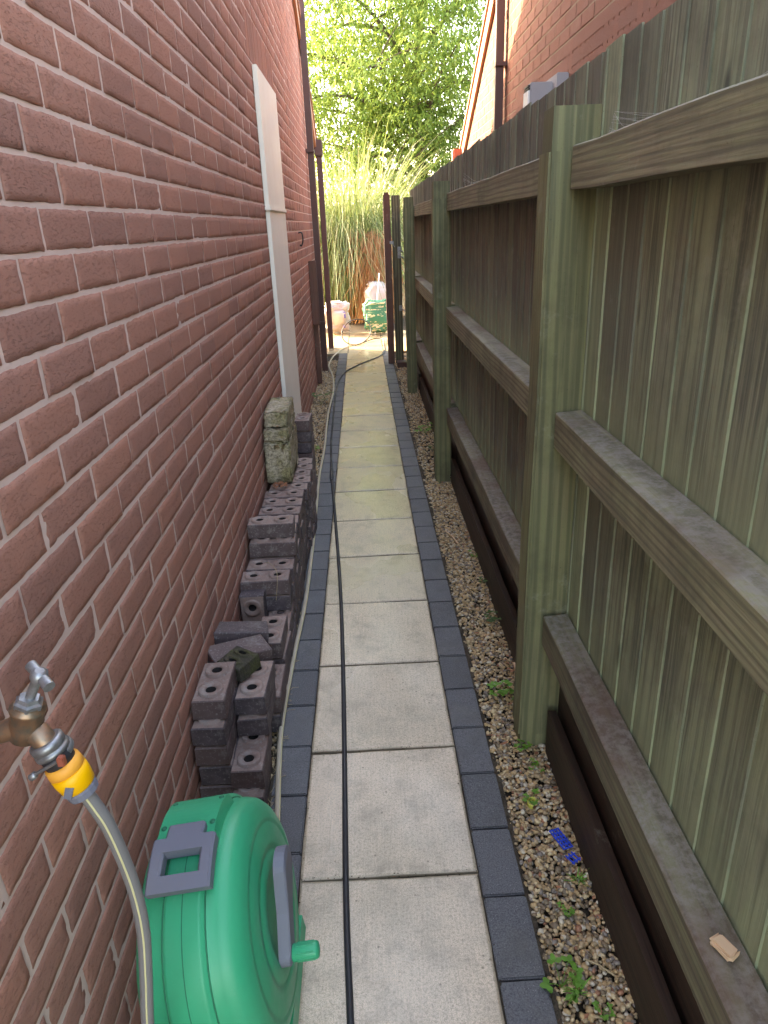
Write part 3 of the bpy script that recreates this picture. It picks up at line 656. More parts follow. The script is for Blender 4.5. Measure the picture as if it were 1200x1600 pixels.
# ------------------------------------------------------------------ stacked engineering bricks
BL, BW, BH = 0.188, 0.0915, 0.0675
def ring_brick():
    bm = bmesh.new(); ch = 0.003; n = 20; hx, hy = BL / 2, BW / 2
    def ring(pts, z): return [bm.verts.new((x, y, z)) for x, y in pts]
    rect = lambda i: [(-hx + i, -hy + i), (hx - i, -hy + i), (hx - i, hy - i), (-hx + i, hy - i)]
    bt = ring(rect(ch), 0); b1 = ring(rect(0), ch); t1 = ring(rect(0), BH - 0.006 - ch); tt = ring(rect(ch), BH - 0.006)
    for a, b_ in ((bt, b1), (b1, t1), (t1, tt)):
        for k in range(4): bm.faces.new((a[k], a[(k + 1) % 4], b_[(k + 1) % 4], b_[k]))
    bf = bm.faces.new(bt[::-1]); side = list(bm.faces)
    for f in side: f.material_index = 0
    bf.material_index = 1
    edges = [bm.edges.get((tt[k], tt[(k + 1) % 4])) for k in range(4)]; zt = BH - 0.006
    for cx in (-0.046, 0.046):
        prev = None
        for r, dz, mi in ((0.035, 0, 1), (0.0335, 0.0075, 1), (0.030, 0.0085, 1), (0.019, 0.0075, 1), (0.0145, 0.003, 1), (0.0125, -0.035, 2)):
            cur = [bm.verts.new((cx + r * math.cos(2 * PI * k / n), r * math.sin(2 * PI * k / n), zt + dz)) for k in range(n)]
            if prev is None: edges += [bm.edges.new((cur[k], cur[(k + 1) % n])) for k in range(n)]
            else:
                for k in range(n):
                    f = bm.faces.new((prev[k], prev[(k + 1) % n], cur[(k + 1) % n], cur[k])); f.material_index = mi; f.smooth = True
            prev = cur
        f = bm.faces.new(prev); f.material_index = 2
    res = bmesh.ops.triangle_fill(bm, use_beauty=True, use_dissolve=False, edges=edges)
    for f in res['geom']:
        if isinstance(f, bmesh.types.BMFace): f.material_index = 1; f.normal_update(); 
    # drop fill faces that cover the cores
    kill = [f for f in res['geom'] if isinstance(f, bmesh.types.BMFace) and any((f.calc_center_median().xy - Vector((cx, 0))).length < 0.030 for cx in (-.046, .046))]
    bmesh.ops.delete(bm, geom=kill, context='FACES_ONLY')
    bmesh.ops.recalc_face_normals(bm, faces=bm.faces[:])
    me = bpy.data.meshes.new('engineering_brick'); bm.to_mesh(me); bm.free()
    for k in ('eb_side', 'eb_top', 'eb_hole'): me.materials.append(M[k])
    return me
EB = ring_brick()
EBm = EB.copy(); EBm.materials[0] = M['moss_brick']; EBm.materials[1] = M['moss_brick']
EBd = EB.copy(); EBd.materials[1] = M['eb_side']
ordw = ['top', 'second from top', 'third from top', 'fourth from top', 'fifth from top', 'lowest', 'lowest']
EBV = []
for i in range(4):
    e_ = EB.copy(); r_ = random.Random(i)
    cor = {}
    for v in e_.vertices:
        k_ = (v.co.x > 0, v.co.y > 0, v.co.z > .03)
        if abs(v.co.x) > BL / 2 - .005 and abs(v.co.y) > BW / 2 - .005:
            d_ = cor.setdefault(k_, Vector((r_.uniform(-.003, .001) * (1 if k_[0] else -1), r_.uniform(-.0025, .001) * (1 if k_[1] else -1), r_.uniform(-.0015, .0005) if k_[2] else 0)))
            v.co += d_ + Vector((r_.uniform(-.0006, .0006),) * 3)
    EBV.append(e_)
def brick(x, y, z, ang=0.0, label='', tilt=(0, 0), me=None, group='dark ring-topped bricks stacked along the wall'):
    """x,y centre, z underside"""
    o = bpy.data.objects.new('engineering_brick', me or R.choice(EBV)); C.objects.link(o)
    o.location = (x, y, z); o.rotation_euler = (tilt[0], tilt[1], ang); tag(o, label, 'brick', group); return o
def stack(x, y, n, long_y, where, jit=0.004, offs=None, z0=-0.004):
    for i in range(n):
        dx, dy, da = R.uniform(-jit, jit), R.uniform(-jit, jit), R.uniform(-.03, .03)
        if offs and i in offs: dx, dy = offs[i]
        pos = ordw[n - 1 - i] if i else 'lowest'
        brick(x + dx, y + dy, z0 + i * BH, (PI / 2 if long_y else 0) + da, '%s dark brick, stack %s' % (pos, where))
# nearest two columns, laid lengthwise
stack(-0.474, 1.640, 5, True, 'nearest the reel, against the wall', 0.003, {4: (0.002, 0.028), 3: (0, 0)})
stack(-0.380, 1.650, 4, True, 'nearest the reel, on the path side', 0.003, {0: (-0.004, -0.06), 1: (-0.002, -0.03), 2: (0, .105), 3: (0.001, 0.115)})
stack(-0.375, 1.935, 2, True, 'just behind the nearest path-side stack', 0.004, {0: (0, 0), 1: (.006, .01)})
stack(-0.478, 1.93, 2, True, 'against the wall under the toppled bricks', 0.006)
stack(-0.377, 2.155, 3, True, 'right of the toppled bricks', 0.006)
brick(-0.400, 1.86, 0.165, PI / 2 + .08, 'brick with pale mossy ring top wedged behind the nearest stacks', (0.05, 0), EBm)
brick(-0.440, 1.875, 0.300, 0.55, 'brown brick lying askew under the tilted charcoal brick', (PI + 0.1, .12), EBd)
_h = brick(-0.425, 1.80, 0.268, 0.95, 'mossy olive half brick wedged between the two nearest stacks', (0.0, -.1), EBm); _h.scale = (.45, 1, .8)
brick(-0.458, 2.00, 0.300, 0.16, 'charcoal brick lying tilted on top of the toppled bricks', (PI - 0.12, .14), EBd)
brick(-0.474, 2.39, 0.135, PI / 2, 'brick standing on end with its ring facing the camera', (0, -PI / 2 + .02))
bpy.context.view_layer.update()
# crosswise rows running away along the wall
XW = -0.428
rows = [(2.43, 4, 'first'), (2.53, 4, 'second'), (2.632, 5, 'third'), (2.735, 5, 'fourth'), (2.84, 5, 'fifth'), (2.945, 5, 'sixth'), (3.05, 5, 'seventh'),
        (3.15, 5, 'eighth'), (3.25, 5, 'ninth'), (3.35, 5, 'tenth'), (3.45, 5, 'eleventh'), (3.55, 5, 'twelfth'), (3.65, 5, 'thirteenth')]
for y, n, w in rows:
    stack(XW + R.uniform(-.004, .010) + (0.015 if y > 3.2 else 0), y, n, False, 'laid crosswise, %s crosswise stack from the reel' % w, 0.005)
brick(XW + .004, 2.668, -0.004 + 5 * BH, 0.02, 'loose top brick with two pale rings on the third crosswise stack')
stack(-0.378, 2.33, 2, True, 'below the brick standing on end', 0.004)
stack(-0.385, 3.82, 4, True, 'right of the mossy block', 0.004)
stack(-0.395, 4.08, 7, True, 'tallest and farthest, beside the white wall panel', 0.003)
# mossy concrete blocks
def rough_block(name, lo, hi, label, seed, amp=0.006):
    bm = bmesh.new(); bmesh.ops.create_cube(bm, size=1); bmesh.ops.bevel(bm, geom=bm.edges[:], offset=.05, segments=2, affect='EDGES')
    bmesh.ops.subdivide_edges(bm, edges=bm.edges[:], cuts=5, use_grid_fill=True); bmesh.ops.triangulate(bm, faces=bm.faces[:])
    rr = random.Random(seed)
    for v in bm.verts:
        q = [(lo[i] + hi[i]) / 2 + v.co[i] * (hi[i] - lo[i]) for i in range(3)]; v.co = Vector([c + rr.uniform(-amp, amp) * 0.6 for c in q])
    b = MB(); bm.verts.index_update(); b.add([v.co.copy() for v in bm.verts], [[v.index for v in f.verts] for f in bm.faces], 0, True); bm.free()
    return tag(b.build(name, M['moss_block'], None, ((lo[0] + hi[0]) / 2, (lo[1] + hi[1]) / 2, lo[2])), label, 'block', 'mossy concrete blocks on the brick stacks')
zb = 5 * BH - .004
rough_block('concrete_block', (-0.52, 3.27, zb + .002), (-0.395, 3.66, zb + .215), 'larger mossy concrete block standing on the dark brick stacks', 5)
rough_block('concrete_block', (-0.518, 3.28, zb + .218), (-0.397, 3.67, zb + .268), 'thin mossy concrete slab between the two mossy blocks', 6, .005)
rough_block('concrete_block', (-0.516, 3.33, zb + .271), (-0.400, 3.68, zb + .345), 'smaller mossy concrete block on top of the mossy pile', 7)
lf = MB()
for i in range(16):
    c = Vector((-0.47 + R.uniform(-.03, .05), 3.22 + R.uniform(-.03, .02), zb + .012 + R.uniform(0, .012))); a = R.uniform(0, 6.28); d = Vector((math.cos(a), math.sin(a), R.uniform(-.2, .4))) * .016; e = Vector((-math.sin(a), math.cos(a), R.uniform(-.3, .3))) * .008
    lf.add([c - d, c - e, c + d, c + e], [(0, 1, 2), (0, 2, 3)])
tag(lf.build('dead_leaves', M['brown_leaf']), 'small curl of dead brown leaves in front of the mossy block', 'leaves')
st = MB(); st.tube(curve_pts([(-.44, 2.50, .285), (-.41, 2.44, .31), (-.38, 2.40, .285), (-.385, 2.345, .20)], 5), .0012, 5)
tag(st.build('dry_straw', M['dry']), 'thin dry bent straw draped over the first crosswise bricks', 'straw')

# ------------------------------------------------------------------ hose reel
RCY, RCZ, RR = 0.965, 0.248, 0.229; RCX = -0.288; XS = 0.81
reel = empty('hose_reel', 'bright green plastic garden hose reel with grey handle and crank', 'hose reel', (RCX, RCY, 0))
def reel_body():
    b = MB()
    half = [(0.0, RR), (0.036, RR), (0.043, RR - .001), (0.048, RR - .008), (0.054, RR - .0105), (0.075, RR - .011), (0.098, RR - .015), (0.113, RR - .024), (0.123, RR - .037),
            (0.128, RR - .052), (0.1295, RR - .058), (0.1272, RR - .062), (0.1295, RR - .066), (0.133, RR - .10), (0.1335, RR - .108), (0.1295, RR - .112), (0.133, RR - .118), (0.136, 0.088), (0.134, 0.082), (0.124, 0.072), (0.123, 0.04), (0.123, 0.004)]
    half = [(x * XS, r) for x, r in half]; prof = [(-x, r) for x, r in half[::-1]] + half[1:]
    n = 88; vs = []
    for x, r in prof:
        for k in range(n):
            a = 2 * PI * k / n; rr = r
            # flatter, wider foot; slight shoulder on top
            dy, dz = math.cos(a) * rr, math.sin(a) * rr
            if dz < -0.17: dz = -0.17 + (dz + 0.17) * 0.75
            seam = 1.0
            vs.append((RCX + x * (1 - 0.12 * max(0, math.sin(a)) * (r / RR)), RCY + dy, RCZ + dz))
    P_ = len(prof)
    fs = [(i * n + k, (i + 1) * n + k, (i + 1) * n + (k + 1) % n, i * n + (k + 1) % n) for i in range(P_ - 1) for k in range(n)]
    b.add(vs, [f[::-1] for f in fs], 0, True); b.add(vs[:n], [tuple(range(n))], 0); b.add(vs[-n:], [tuple(range(n))[::-1]], 0)
    return b
rb = reel_body()
o = rb.build('housing', M['green_plastic'], reel)
sm = MB()
def arc(x, r0, a0, a1, n=30): return [(RCX + x * (1 - .12 * max(0, math.sin(math.radians(a)))), RCY + r0 * math.cos(math.radians(a)), RCZ + r0 * math.sin(math.radians(a))) for a in [a0 + (a1 - a0) * i / n for i in range(n + 1)]]
sm.tube(arc(0.0, RR + .0002, 10, 250), 0.0011, 5); sm.tube(arc(-0.046 * XS, RR - .004, 10, 250), 0.0016, 5); sm.tube(arc(0.050 * XS, RR - .0085, 10, 250), 0.0016, 5)
sm.build('moulded_seam', M['dark_green_plastic'], reel)
# raised shoulder block that carries the handle hinge
def surf(x, ang, h=0.0):
    a = math.radians(ang); return Vector((RCX + x, RCY + (RR + h) * math.cos(a), RCZ + (RR + h) * math.sin(a)))
hb = MB()
def band(x0, x1, a0, a1, h0, h1, mb, n=10, mi=0):
    vs = []
    for i in range(n + 1):
        a = a0 + (a1 - a0) * i / n; f = math.sin(PI * min(1, max(0, i / n))) ** 0.35
        h = h0 + (h1 - h0) * f
        vs += [surf(x0, a, -0.012), surf(x0 + .004, a, h), surf(x1 - .004, a, h), surf(x1, a, -0.012)]
    fs = [(i * 4 + k, i * 4 + k + 1, (i + 1) * 4 + k + 1, (i + 1) * 4 + k) for i in range(n) for k in range(3)]
    fs += [(3, 2, 1, 0), tuple(n * 4 + k for k in range(4))]
    mb.add(vs, fs, mi, False)
band(-0.062, 0.050, 62, 97, 0.0, 0.016, hb, 16)
hb.build('hinge_shoulder', M['green_plastic'], reel)
for u_, a_ in ((-.050, 88), (.040, 88), (-.050, 71), (.040, 71)): p_ = surf(u_, a_, .0); n_ = Vector((0, math.cos(math.radians(a_)), math.sin(math.radians(a_)))); MB().lathe([(0.008, .005), (.0162, .005), (.0168, .003)], p_, n_, 12).build('hinge_screw', M['dark_green_plastic'], reel)
# grey folding handle: rounded frame following the housing
hd = MB()
def frame_pt(u, v, h): return surf(u, 96 + v, h)
for (u0, u1, v0, v1) in ((-0.057, 0.055, 0, 6), (-0.057, 0.055, 15, 21), (-0.057, -0.033, 6, 15), (0.032, 0.055, 6, 15), (-0.036, 0.032, -6, 0)):
    n = 6; vs = []; hh = 0.028
    for i in range(n + 1):
        v = v0 + (v1 - v0) * i / n; rr_ = 0.004
        vs += [frame_pt(u0, v, 0.006), frame_pt(u0, v, hh - rr_), frame_pt(u0 + rr_, v, hh), frame_pt(u1 - rr_, v, hh), frame_pt(u1, v, hh - rr_), frame_pt(u1, v, 0.006)]
    fs = [(i * 6 + k, i * 6 + (k + 1) % 6, (i + 1) * 6 + (k + 1) % 6, (i + 1) * 6 + k) for i in range(n) for k in range(6)] + [(5, 4, 3, 2, 1, 0), tuple(n * 6 + k for k in range(6))]
    hd.add(vs, fs)
hd.build('carry_handle', M['grey_plastic'], reel)
# side disc, crank and knob
XD = RCX + 0.137 * XS
cr = MB()
A_, B_ = Vector((XD + .032, 0.985, 0.345)), Vector((XD + .018, 0.905, 0.215))
def arm(A, B, wa, wb, th, mb, n=12):
    d = (B - A).normalized(); s = Vector((0, -d.z, d.y)).normalized(); vs = []
    out = []
    for i in range(n + 1): a = PI / 2 + PI * i / n; out.append(A + (d * math.cos(a) + s * math.sin(a)) * wa)
    for t in (0.3, 0.42, .5): w_ = wa + (wb - wa) * min(1, (t / .5)) ; out.append(A.lerp(B, t) - s * w_)
    for i in range(n + 1): a = -PI / 2 + PI * i / n; out.append(B + (d * math.cos(a) + s * math.sin(a)) * wb)
    for t in (0.5, 0.42, .3): w_ = wa + (wb - wa) * min(1, (t / .5)); out.append(A.lerp(B, t) + s * w_)
    m = len(out); low = [p + Vector((-th, 0, 0)) for p in out]; cen = sum(out, Vector()) / m; top = [p + (cen - p) * 0.10 + Vector((.003, 0, 0)) for p in out]
    mb.add(low + out + top, [(k, (k + 1) % m, m + (k + 1) % m, m + k) for k in range(m)] + [(m + k, m + (k + 1) % m, 2 * m + (k + 1) % m, 2 * m + k) for k in range(m)] + [tuple(range(2 * m, 3 * m))])
arm(A_, B_, 0.036, 0.021, 0.020, cr)
o = cr.build('crank_arm', M['grey_plastic'], reel)
kb = MB(); kb.lathe([(0, .013), (.003, .0155), (.046, .0155), (.050, .0135), (.052, .006)], B_ + Vector((.001, 0, 0)), (1, 0, 0), 20)
for i in range(8):
    a = 2 * PI * i / 8; c = B_ + Vector((0.012, math.cos(a) * .0152, math.sin(a) * .0152)); kb.tube([c, c + Vector((.032, 0, 0))], .0016, 4)
kb.build('crank_knob', M['green_plastic'], reel)
ft = MB(); ft.box((RCX - .105, RCY - .16, 0.0), (RCX - .07, RCY + .16, 0.06), ch=.01); ft.box((RCX + .06, RCY - .16, 0.0), (RCX + .095, RCY + .16, .06), ch=.01)
ft.build('foot', M['green_plastic'], reel)

reel.rotation_euler = (0, math.radians(-8), 0); reel.location.z = 0.021

# ------------------------------------------------------------------ tap, connector and supply hose
tap = empty('garden_tap', 'old brass outside tap with tee handle on the brick wall', 'tap', (-0.5, .66, .97))
def at(mb, pts, r, **k): return mb.tube(pts, r, **k)
tb = MB(); tb.lathe([(0, .030), (.004, .030), (.006, .022), (.012, .021)], (-0.5265, .655, .975), (1, 0, 0), 20); tb.tube([(-.52, .655, .975), (-.46, .657, .977)], .0125, 14)
tb.lathe([(0, .015), (.002, .0165), (.012, .0165), (.014, .0125)], (-.462, .657, .977), (1, 0, 0), 6, smooth=False)
tb.tube([(-.450, .657, .978), (-.425, .659, .984), (-.405, .660, .990)], [.0125, .013, .016], 16)
tb.lathe([(0, .009), (.004, .0165), (.022, .0185), (.040, .0175), (.043, .0195), (.047, .0195), (.049, .015), (.051, .015)], (-.412, .660, .968), (.30, 0, 1), 20)
tb.tube([(-.405, .660, .980), (-.392, .656, .978), (-.386, .653, .970), (-.383, .652, .962)], [.014, .0135, .0135, .0135], 16)
tb.build('tap_body', M['brass'], tap)
tn = MB(); tn.lathe([(0, .0145), (.002, .016), (.008, .016), (.010, .013), (.014, .0115), (.0142, .007)], (-.398, .660, 1.013), (.30, 0, 1), 6, smooth=False); tn.tube([(-.394, .66, 1.024), (-.378, .66, 1.054)], .0055, 10)
tn.build('spindle', M['zinc'], tap)
th = MB(); th.tube([(-.390, .672, 1.060), (-.376, .66, 1.0535), (-.362, .647, 1.047)], [.0068, .0062, .0068], 12); th.lathe([(0, .009), (.003, .010), (.010, .009), (.012, .005)], (-.3785, .66, 1.049), (.3, 0, 1), 14)
th.build('tee_handle', M['zinc'], tap)
ax0 = Vector((-.386, .6530, .972)); axd = Vector((.028, .0, -.074)).normalized()
cl = MB(); cl.lathe([(0, .0165), (.002, .0195), (.009, .0195), (.010, .018), (.012, .018), (.013, .020), (.018, .020), (.019, .014)], ax0, axd, 24)
cl.build('threaded_collar', M['zinc'], tap)
con = empty('hose_connector', 'yellow and grey quick-fit hose connector clipped under the tap', 'hose connector', tuple(ax0 + axd * .02))
k1 = MB(); k1.lathe([(0.019, .015), (.021, .0175), (.034, .0175), (.036, .015)], ax0, axd, 24); k1.build('adaptor', M['black_plastic'], con)
k2 = MB(); k2.lathe([(.033, .0165), (.035, .0205), (.046, .0215), (.0475, .019), (.0485, .019)], ax0, axd, 28); k2.build('release_collar', M['amber_plastic'], con)
k3 = MB(); k3.lathe([(.0475, .018), (.049, .0215), (.058, .0215), (.072, .0195), (.0735, .017)], ax0, axd, 28)
k3.build('connector_sleeve', M['yellow_plastic'], con)
k4 = MB(); k4.lathe([(.072, .016), (.0735, .0180), (.076, .0188), (.084, .0180), (.086, .011)], ax0, axd, 14, smooth=False); k4.build('grip_nut', M['grey_plastic'], con)
k5 = MB(); k5.box((-.0045, -.0015, -.008), (.0045, .0015, .008), mat=Matrix.Translation(ax0 + axd * .062 + Vector((.001, -.0208, -.002))) @ Matrix.Rotation(.35, 4, 'Y')); k5.build('arrow_mark', M['grey_plastic'], con)
# jubilee clip with red-brown lever
cp = MB(); cp.lathe([(.0195, .0185), (.0205, .0192), (.0265, .0192), (.0275, .0185)], ax0, (axd + Vector((.0, 0.25, 0.0))).normalized(), 24)
cp.tube([ax0 + axd * .022 + Vector((.010, -.018, .004)), ax0 + axd * .022 + Vector((-.020, -.017, -.014))], .0022, 6); cp.lathe([(0, .003), (.001, .0045), (.008, .0045), (.009, .003)], ax0 + axd * .022 + Vector((-.018, -.017, -.013)), (-.8, 0, -.6), 8)
cp.build('hose_clip', M['zinc'], tap)
lv = MB(); lv.box((-.004, -.004, -.006), (.004, .004, .006), ch=.001, mat=Matrix.Translation(ax0 + axd * .024 + Vector((.014, -.017, .006)))); lv.build('clip_lever', M['red_plastic'], tap)
def hose(name, ctrl, rad, mat, label, group=None, per=8, n=10, stripe=None, soff=(-.4, -.9)):
    h = MB(); pts = curve_pts(ctrl, per); h.tube(pts, rad, n)
    if stripe:
        up = None; sp = []
        for i, p in enumerate(pts):
            t = (pts[min(i + 1, len(pts) - 1)] - pts[max(i - 1, 0)]).normalized(); c = Vector((soff[0], soff[1], 0.25)); c = (c - t * c.dot(t)).normalized(); sp.append(p + c * (rad - .0004))
        h.tube(sp, rad * .16, 6, 1)
    return tag(h.build(name, [mat, stripe] if stripe else mat), label, 'hose', group)
e0 = ax0 + axd * .084
hose('supply_hose', [tuple(e0), tuple(e0 + axd * .02), (-.338, .655, .83), (-.328, .657, .74), (-.327, .655, .66), (-.334, .648, .58), (-.345, .64, .48), (-.36, .66, .36), (-.37, .70, .27), (-.365, .74, .24)],
     0.0088, M['grey_hose'], 'grey garden hose with yellow stripe curving down from the tap', stripe=M['hose_stripe'], soff=(.25, -.95), n=14)
# black pressure hose along the slabs
bz = 0.0085
hose('black_hose', [(-.075, .55, bz), (-.094, .925, bz), (-.109, 1.22, bz), (-.126, 1.79, bz), (-.146, 2.35, bz), (-.172, 2.89, bz), (-.222, 3.68, bz), (-.258, 4.22, bz)], 0.0078, M['black_plastic'],
     'thick black hose lying lengthwise over the nearest paving slabs')
cn = MB(); cn.tube([(-.258, 4.20, .012), (-.262, 4.26, .012), (-.268, 4.42, .012), (-.27, 4.46, .011)], [.0085, .0125, .0115, .006], 12)
tag(cn.build('hose_coupling', M['black_plastic']), 'black coupling joining the thick hose to the thin cable', 'coupling')
hose('black_cable', [(-.27, 4.44, .010), (-.298, 5.09, .007), (-.313, 6.08, .007), (-.318, 6.8, .007), (-.306, 7.316, .007), (-.245, 7.8, .007), (-.13, 8.12, .007), (-.02, 8.36, .007), (.10, 8.58, .007), (.17, 8.76, .007), (.225, 9.1, .007), (.235, 9.5, .008), (.24, 9.9, .03), (.12, 10.0, .03), (-.02, 9.85, .012), (-.15, 9.62, .01)],
     0.0075, M['black_plastic'], 'black cable running up the left edging then crossing to the gate')
loop = [(-.13 + .20 * math.cos(a), 9.75 + .10 * math.sin(a), .165 + .155 * math.sin(a + .15)) for a in [2 * PI * i / 14 - 1.2 for i in range(16)]]
hose('hose_loop', loop, 0.0075, M['black_plastic'], 'loop of black cable standing up on the sunlit patio', per=5)
# beige hose from the reel along the edging
hose('beige_hose', [(-.30, 1.12, .20), (-.292, 1.22, .15), (-.292, 1.34, .07), (-.300, 1.46, .02), (-.318, 1.66, .012), (-.330, 1.88, .012), (-.324, 2.27, .012), (-.312, 2.66, .012), (-.318, 3.25, .012), (-.332, 3.8, .012), (-.344, 4.35, .010), (-.340, 4.92, .01), (-.352, 5.5, .01), (-.357, 6.08, .01), (-.346, 6.85, .01), (-.374, 7.48, .01), (-.425, 7.95, .01), (-.45, 8.25, .01), (-.42, 8.8, .01), (-.33, 9.3, .01), (-.2, 9.7, .01)],
     0.0085, M['beige_hose'], 'beige garden hose winding beside the brick stacks from the reel', stripe=M['hose_stripe'], soff=(.3, -.2), n=12)
hose('thin_cable', [(-.352, 2.95, .006), (-.345, 3.25, .006), (-.352, 3.9, .006), (-.375, 4.5, .006), (-.385, 5.4, .006), (-.365, 6.1, .006)], 0.003, M['dry'], 'thin tan cable beside the beige hose past the brick stacks')

# ------------------------------------------------------------------ bags by the patio
def bag(name, c, size, mats, label, seed, rotz=0.0, tilt=0.0, sq=0.42, amp=.02):
    bm = bmesh.new(); bmesh.ops.create_icosphere(bm, subdivisions=4, radius=1.0); rr = random.Random(seed); ph = [rr.uniform(0, 6.28) for _ in range(8)]
    Mx = Matrix.Rotation(rotz, 3, 'Z') @ Matrix.Rotation(tilt, 3, 'X')
    vs = []
    for v in bm.verts:
        p = v.co; q = Vector([math.copysign(abs(t) ** sq, t) for t in p]); q = Vector((q.x * size[0] / 2, q.y * size[1] / 2, (q.z + 1) * size[2] / 2))
        d = amp * (math.sin(p.x * 6 + ph[0]) * math.sin(p.z * 5 + ph[1]) + .6 * math.sin(p.y * 11 + p.z * 9 + ph[2]) + .5 * math.sin(p.x * 17 + p.z * 13 + ph[3]))
        q += p * d; q = Mx @ q
        vs.append(q + Vector(c))
    bm.verts.index_update(); b = MB(); b.add(vs, [[v.index for v in f.verts] for f in bm.faces], 0, True); bm.free()
    zmin = min(v.z for v in vs)
    o = b.build(name, mats, None, (c[0], c[1], zmin)); o.location.z = c[2]; return o
e = empty('rubble_bag', 'upright crumpled white sack with purple print on the patio, left', 'bag', (-.42, 10.9, 0))
o = bag('sack', (-.43, 10.85, 0), (.34, .30, .40), M['bag_white'], '', 5, .2, 0, .55, .035); o.parent = e; o.matrix_parent_inverse = Matrix.Translation(-Vector(e.location))
nk = MB(); nk.lathe([(0, .10), (.04, .06), (.08, .10), (.09, .08)], (-.42, 10.85, .38), (0.1, 0, 1), 14); nk.build('gathered_neck', M['bag_white'], e)
bp = M['blue_print'] = plastic('blue_print', (0.10, 0.08, 0.42), 0.4, 0.05)
pr = MB()
for (x0, x1, z0, z1) in ((-.33, -.29, .24, .33), (-.34, -.30, .10, .14)):
    pr.box((x0, 10.70, z0), (x1, 10.712, z1), ch=.003)
pr.build('printed_patch', bp, e)
e = empty('compost_bag', 'plump green compost bag with pale print beside the gate', 'bag', (.14, 10.9, 0))
o = bag('sack', (.18, 10.62, 0), (.40, .30, .44), M['bag_green'], '', 8, -.1, -.25, .45); o.parent = e; o.matrix_parent_inverse = Matrix.Translation(-Vector(e.location))
e['label'] = 'green compost bag with pale printing leaning beside the gate'
tag(bag('white_sack', (.22, 11.6, 0.0), (.36, .36, .64), M['bag_white'], '', 12, .3, -.1, .5), 'tall pale pink-white sack behind the green compost bag', 'bag')
cn = MB(); cn.tube([(.13, 10.6, 0), (.17, 10.66, .35), (.23, 10.75, .85)], .009, 8); tag(cn.build('garden_cane', M['white_plastic']), 'thin pale cane leaning against the green compost bag', 'cane')

# ------------------------------------------------------------------ plants
def blades(mb, cx, cy, n, hmin, hmax, spread, w, rr, droop=1.0, z0=0.0, r0=.35, mi=0, segs=7):
    for _ in range(n):
        a = rr.uniform(0, 2 * PI); r = r0 * math.sqrt(rr.random()); bx, by = cx + r * math.cos(a), cy + r * math.sin(a)
        aa = a + rr.normalvariate(0, .6); L = rr.uniform(hmin, hmax); out = spread * rr.uniform(.25, 1.0); dr = droop * rr.uniform(.3, 1.2)
        wd_ = w * rr.uniform(.6, 1.2); side = Vector((-math.sin(aa), math.cos(aa), 0)); th = rr.uniform(0, PI); vs = []
        for i in range(segs + 1):
            t = i / segs; hor = out * t ** 1.7; z = L * (t - 0.42 * dr * t ** 3.2)
            p = Vector((bx + math.cos(aa) * hor, by + math.sin(aa) * hor, max(0.02, z0 + z))); ww = wd_ * (1 - t) ** .6 * .5 + .0008
            s = side * math.cos(th + t) + Vector((math.cos(aa), math.sin(aa), 0)) * math.sin(th + t)
            vs += [p - s * ww, p + s * ww]
        mb.add(vs, [(2 * i, 2 * i + 1, 2 * i + 3, 2 * i + 2) for i in range(segs)], mi, True)
rr = random.Random(21)
pg = empty('pampas_grass', 'huge arching pampas grass clump beyond the end of the path', 'grass clump', (-.1, 12.9, 0))
b = MB(); blades(b, -.15, 12.9, 2000, 2.2, 4.2, 1.7, .016, rr, 1.9, 0, .55); blades(b, -.5, 12.9, 1400, 2.0, 4.0, 1.8, .015, rr, 2.0, 0, .5); blades(b, -.4, 12.6, 400, 1.6, 2.6, 1.0, .018, rr, 1.8, 0, .4); b.build('green_blades', M['blade'], pg)
b = MB(); blades(b, .25, 12.3, 350, .7, 1.7, .4, .012, rr, 1.6, 0, .25); blades(b, .25, 12.35, 260, 1.0, 1.9, .35, .014, rr, 2.0, 0, .25)
for _ in range(900):   # hanging dead skirt
    x = rr.normalvariate(.20, .15); y = 11.95 + rr.uniform(-.25, .35); z = rr.uniform(.4, 1.45); L = rr.uniform(.3, .8); dx = rr.normalvariate(0, .16)
    vs = []
    for i in range(6):
        t = i / 5; p = Vector((x + dx * t, y - .25 * t * (1 - t) - .15 * t, max(.03, z - L * t))); vs += [p - Vector((.004, 0, 0)), p + Vector((.004, .002, 0))]
    b.add(vs, [(2 * i, 2 * i + 1, 2 * i + 3, 2 * i + 2) for i in range(5)], 0, True)
b.build('dead_blades', M['dead_blade'], pg)
b = MB()
for _ in range(14):
    a = rr.uniform(0, 6.28); r = rr.uniform(.05, .3); p0 = Vector((-.1 + r * math.cos(a), 12.9 + r * math.sin(a), 0)); p1 = p0 + Vector((rr.uniform(-.5, .5), rr.uniform(-.3, .3), rr.uniform(2.2, 2.9)))
    b.tube([p0, p0.lerp(p1, .5), p1], [.006, .005, .003], 5)
b.build('stems', M['dry'], pg)

def leaf_cloud(mb, centres, rr, ll=.19, lw=.05, per=6, spread=.14):
    for c in centres:
        tw = rr.uniform(0, 6.28)
        for k in range(per):
            a = tw + 2 * PI * k / per + rr.uniform(-.4, .4); out = Vector((math.cos(a), math.sin(a), 0)); s = Vector((-math.sin(a), math.cos(a), 0))
            base = c + out * rr.uniform(0, spread) + Vector((0, 0, rr.uniform(-.05, .05))); L = ll * rr.uniform(.7, 1.2); w = lw * rr.uniform(.8, 1.2)
            d1 = (out * rr.uniform(.5, 1) + Vector((0, 0, rr.uniform(-.7, .25)))).normalized(); d2 = (d1 + Vector((0, 0, -.7))).normalized()
            p1 = base + d1 * L * .45; p2 = p1 + d2 * L * .55; s2 = (s + Vector((0, 0, rr.uniform(-.4, .4)))).normalized()
            mb.add([base, p1 - s2 * w * .5, p1 + s2 * w * .5, p2], [(0, 1, 2), (1, 3, 2)])
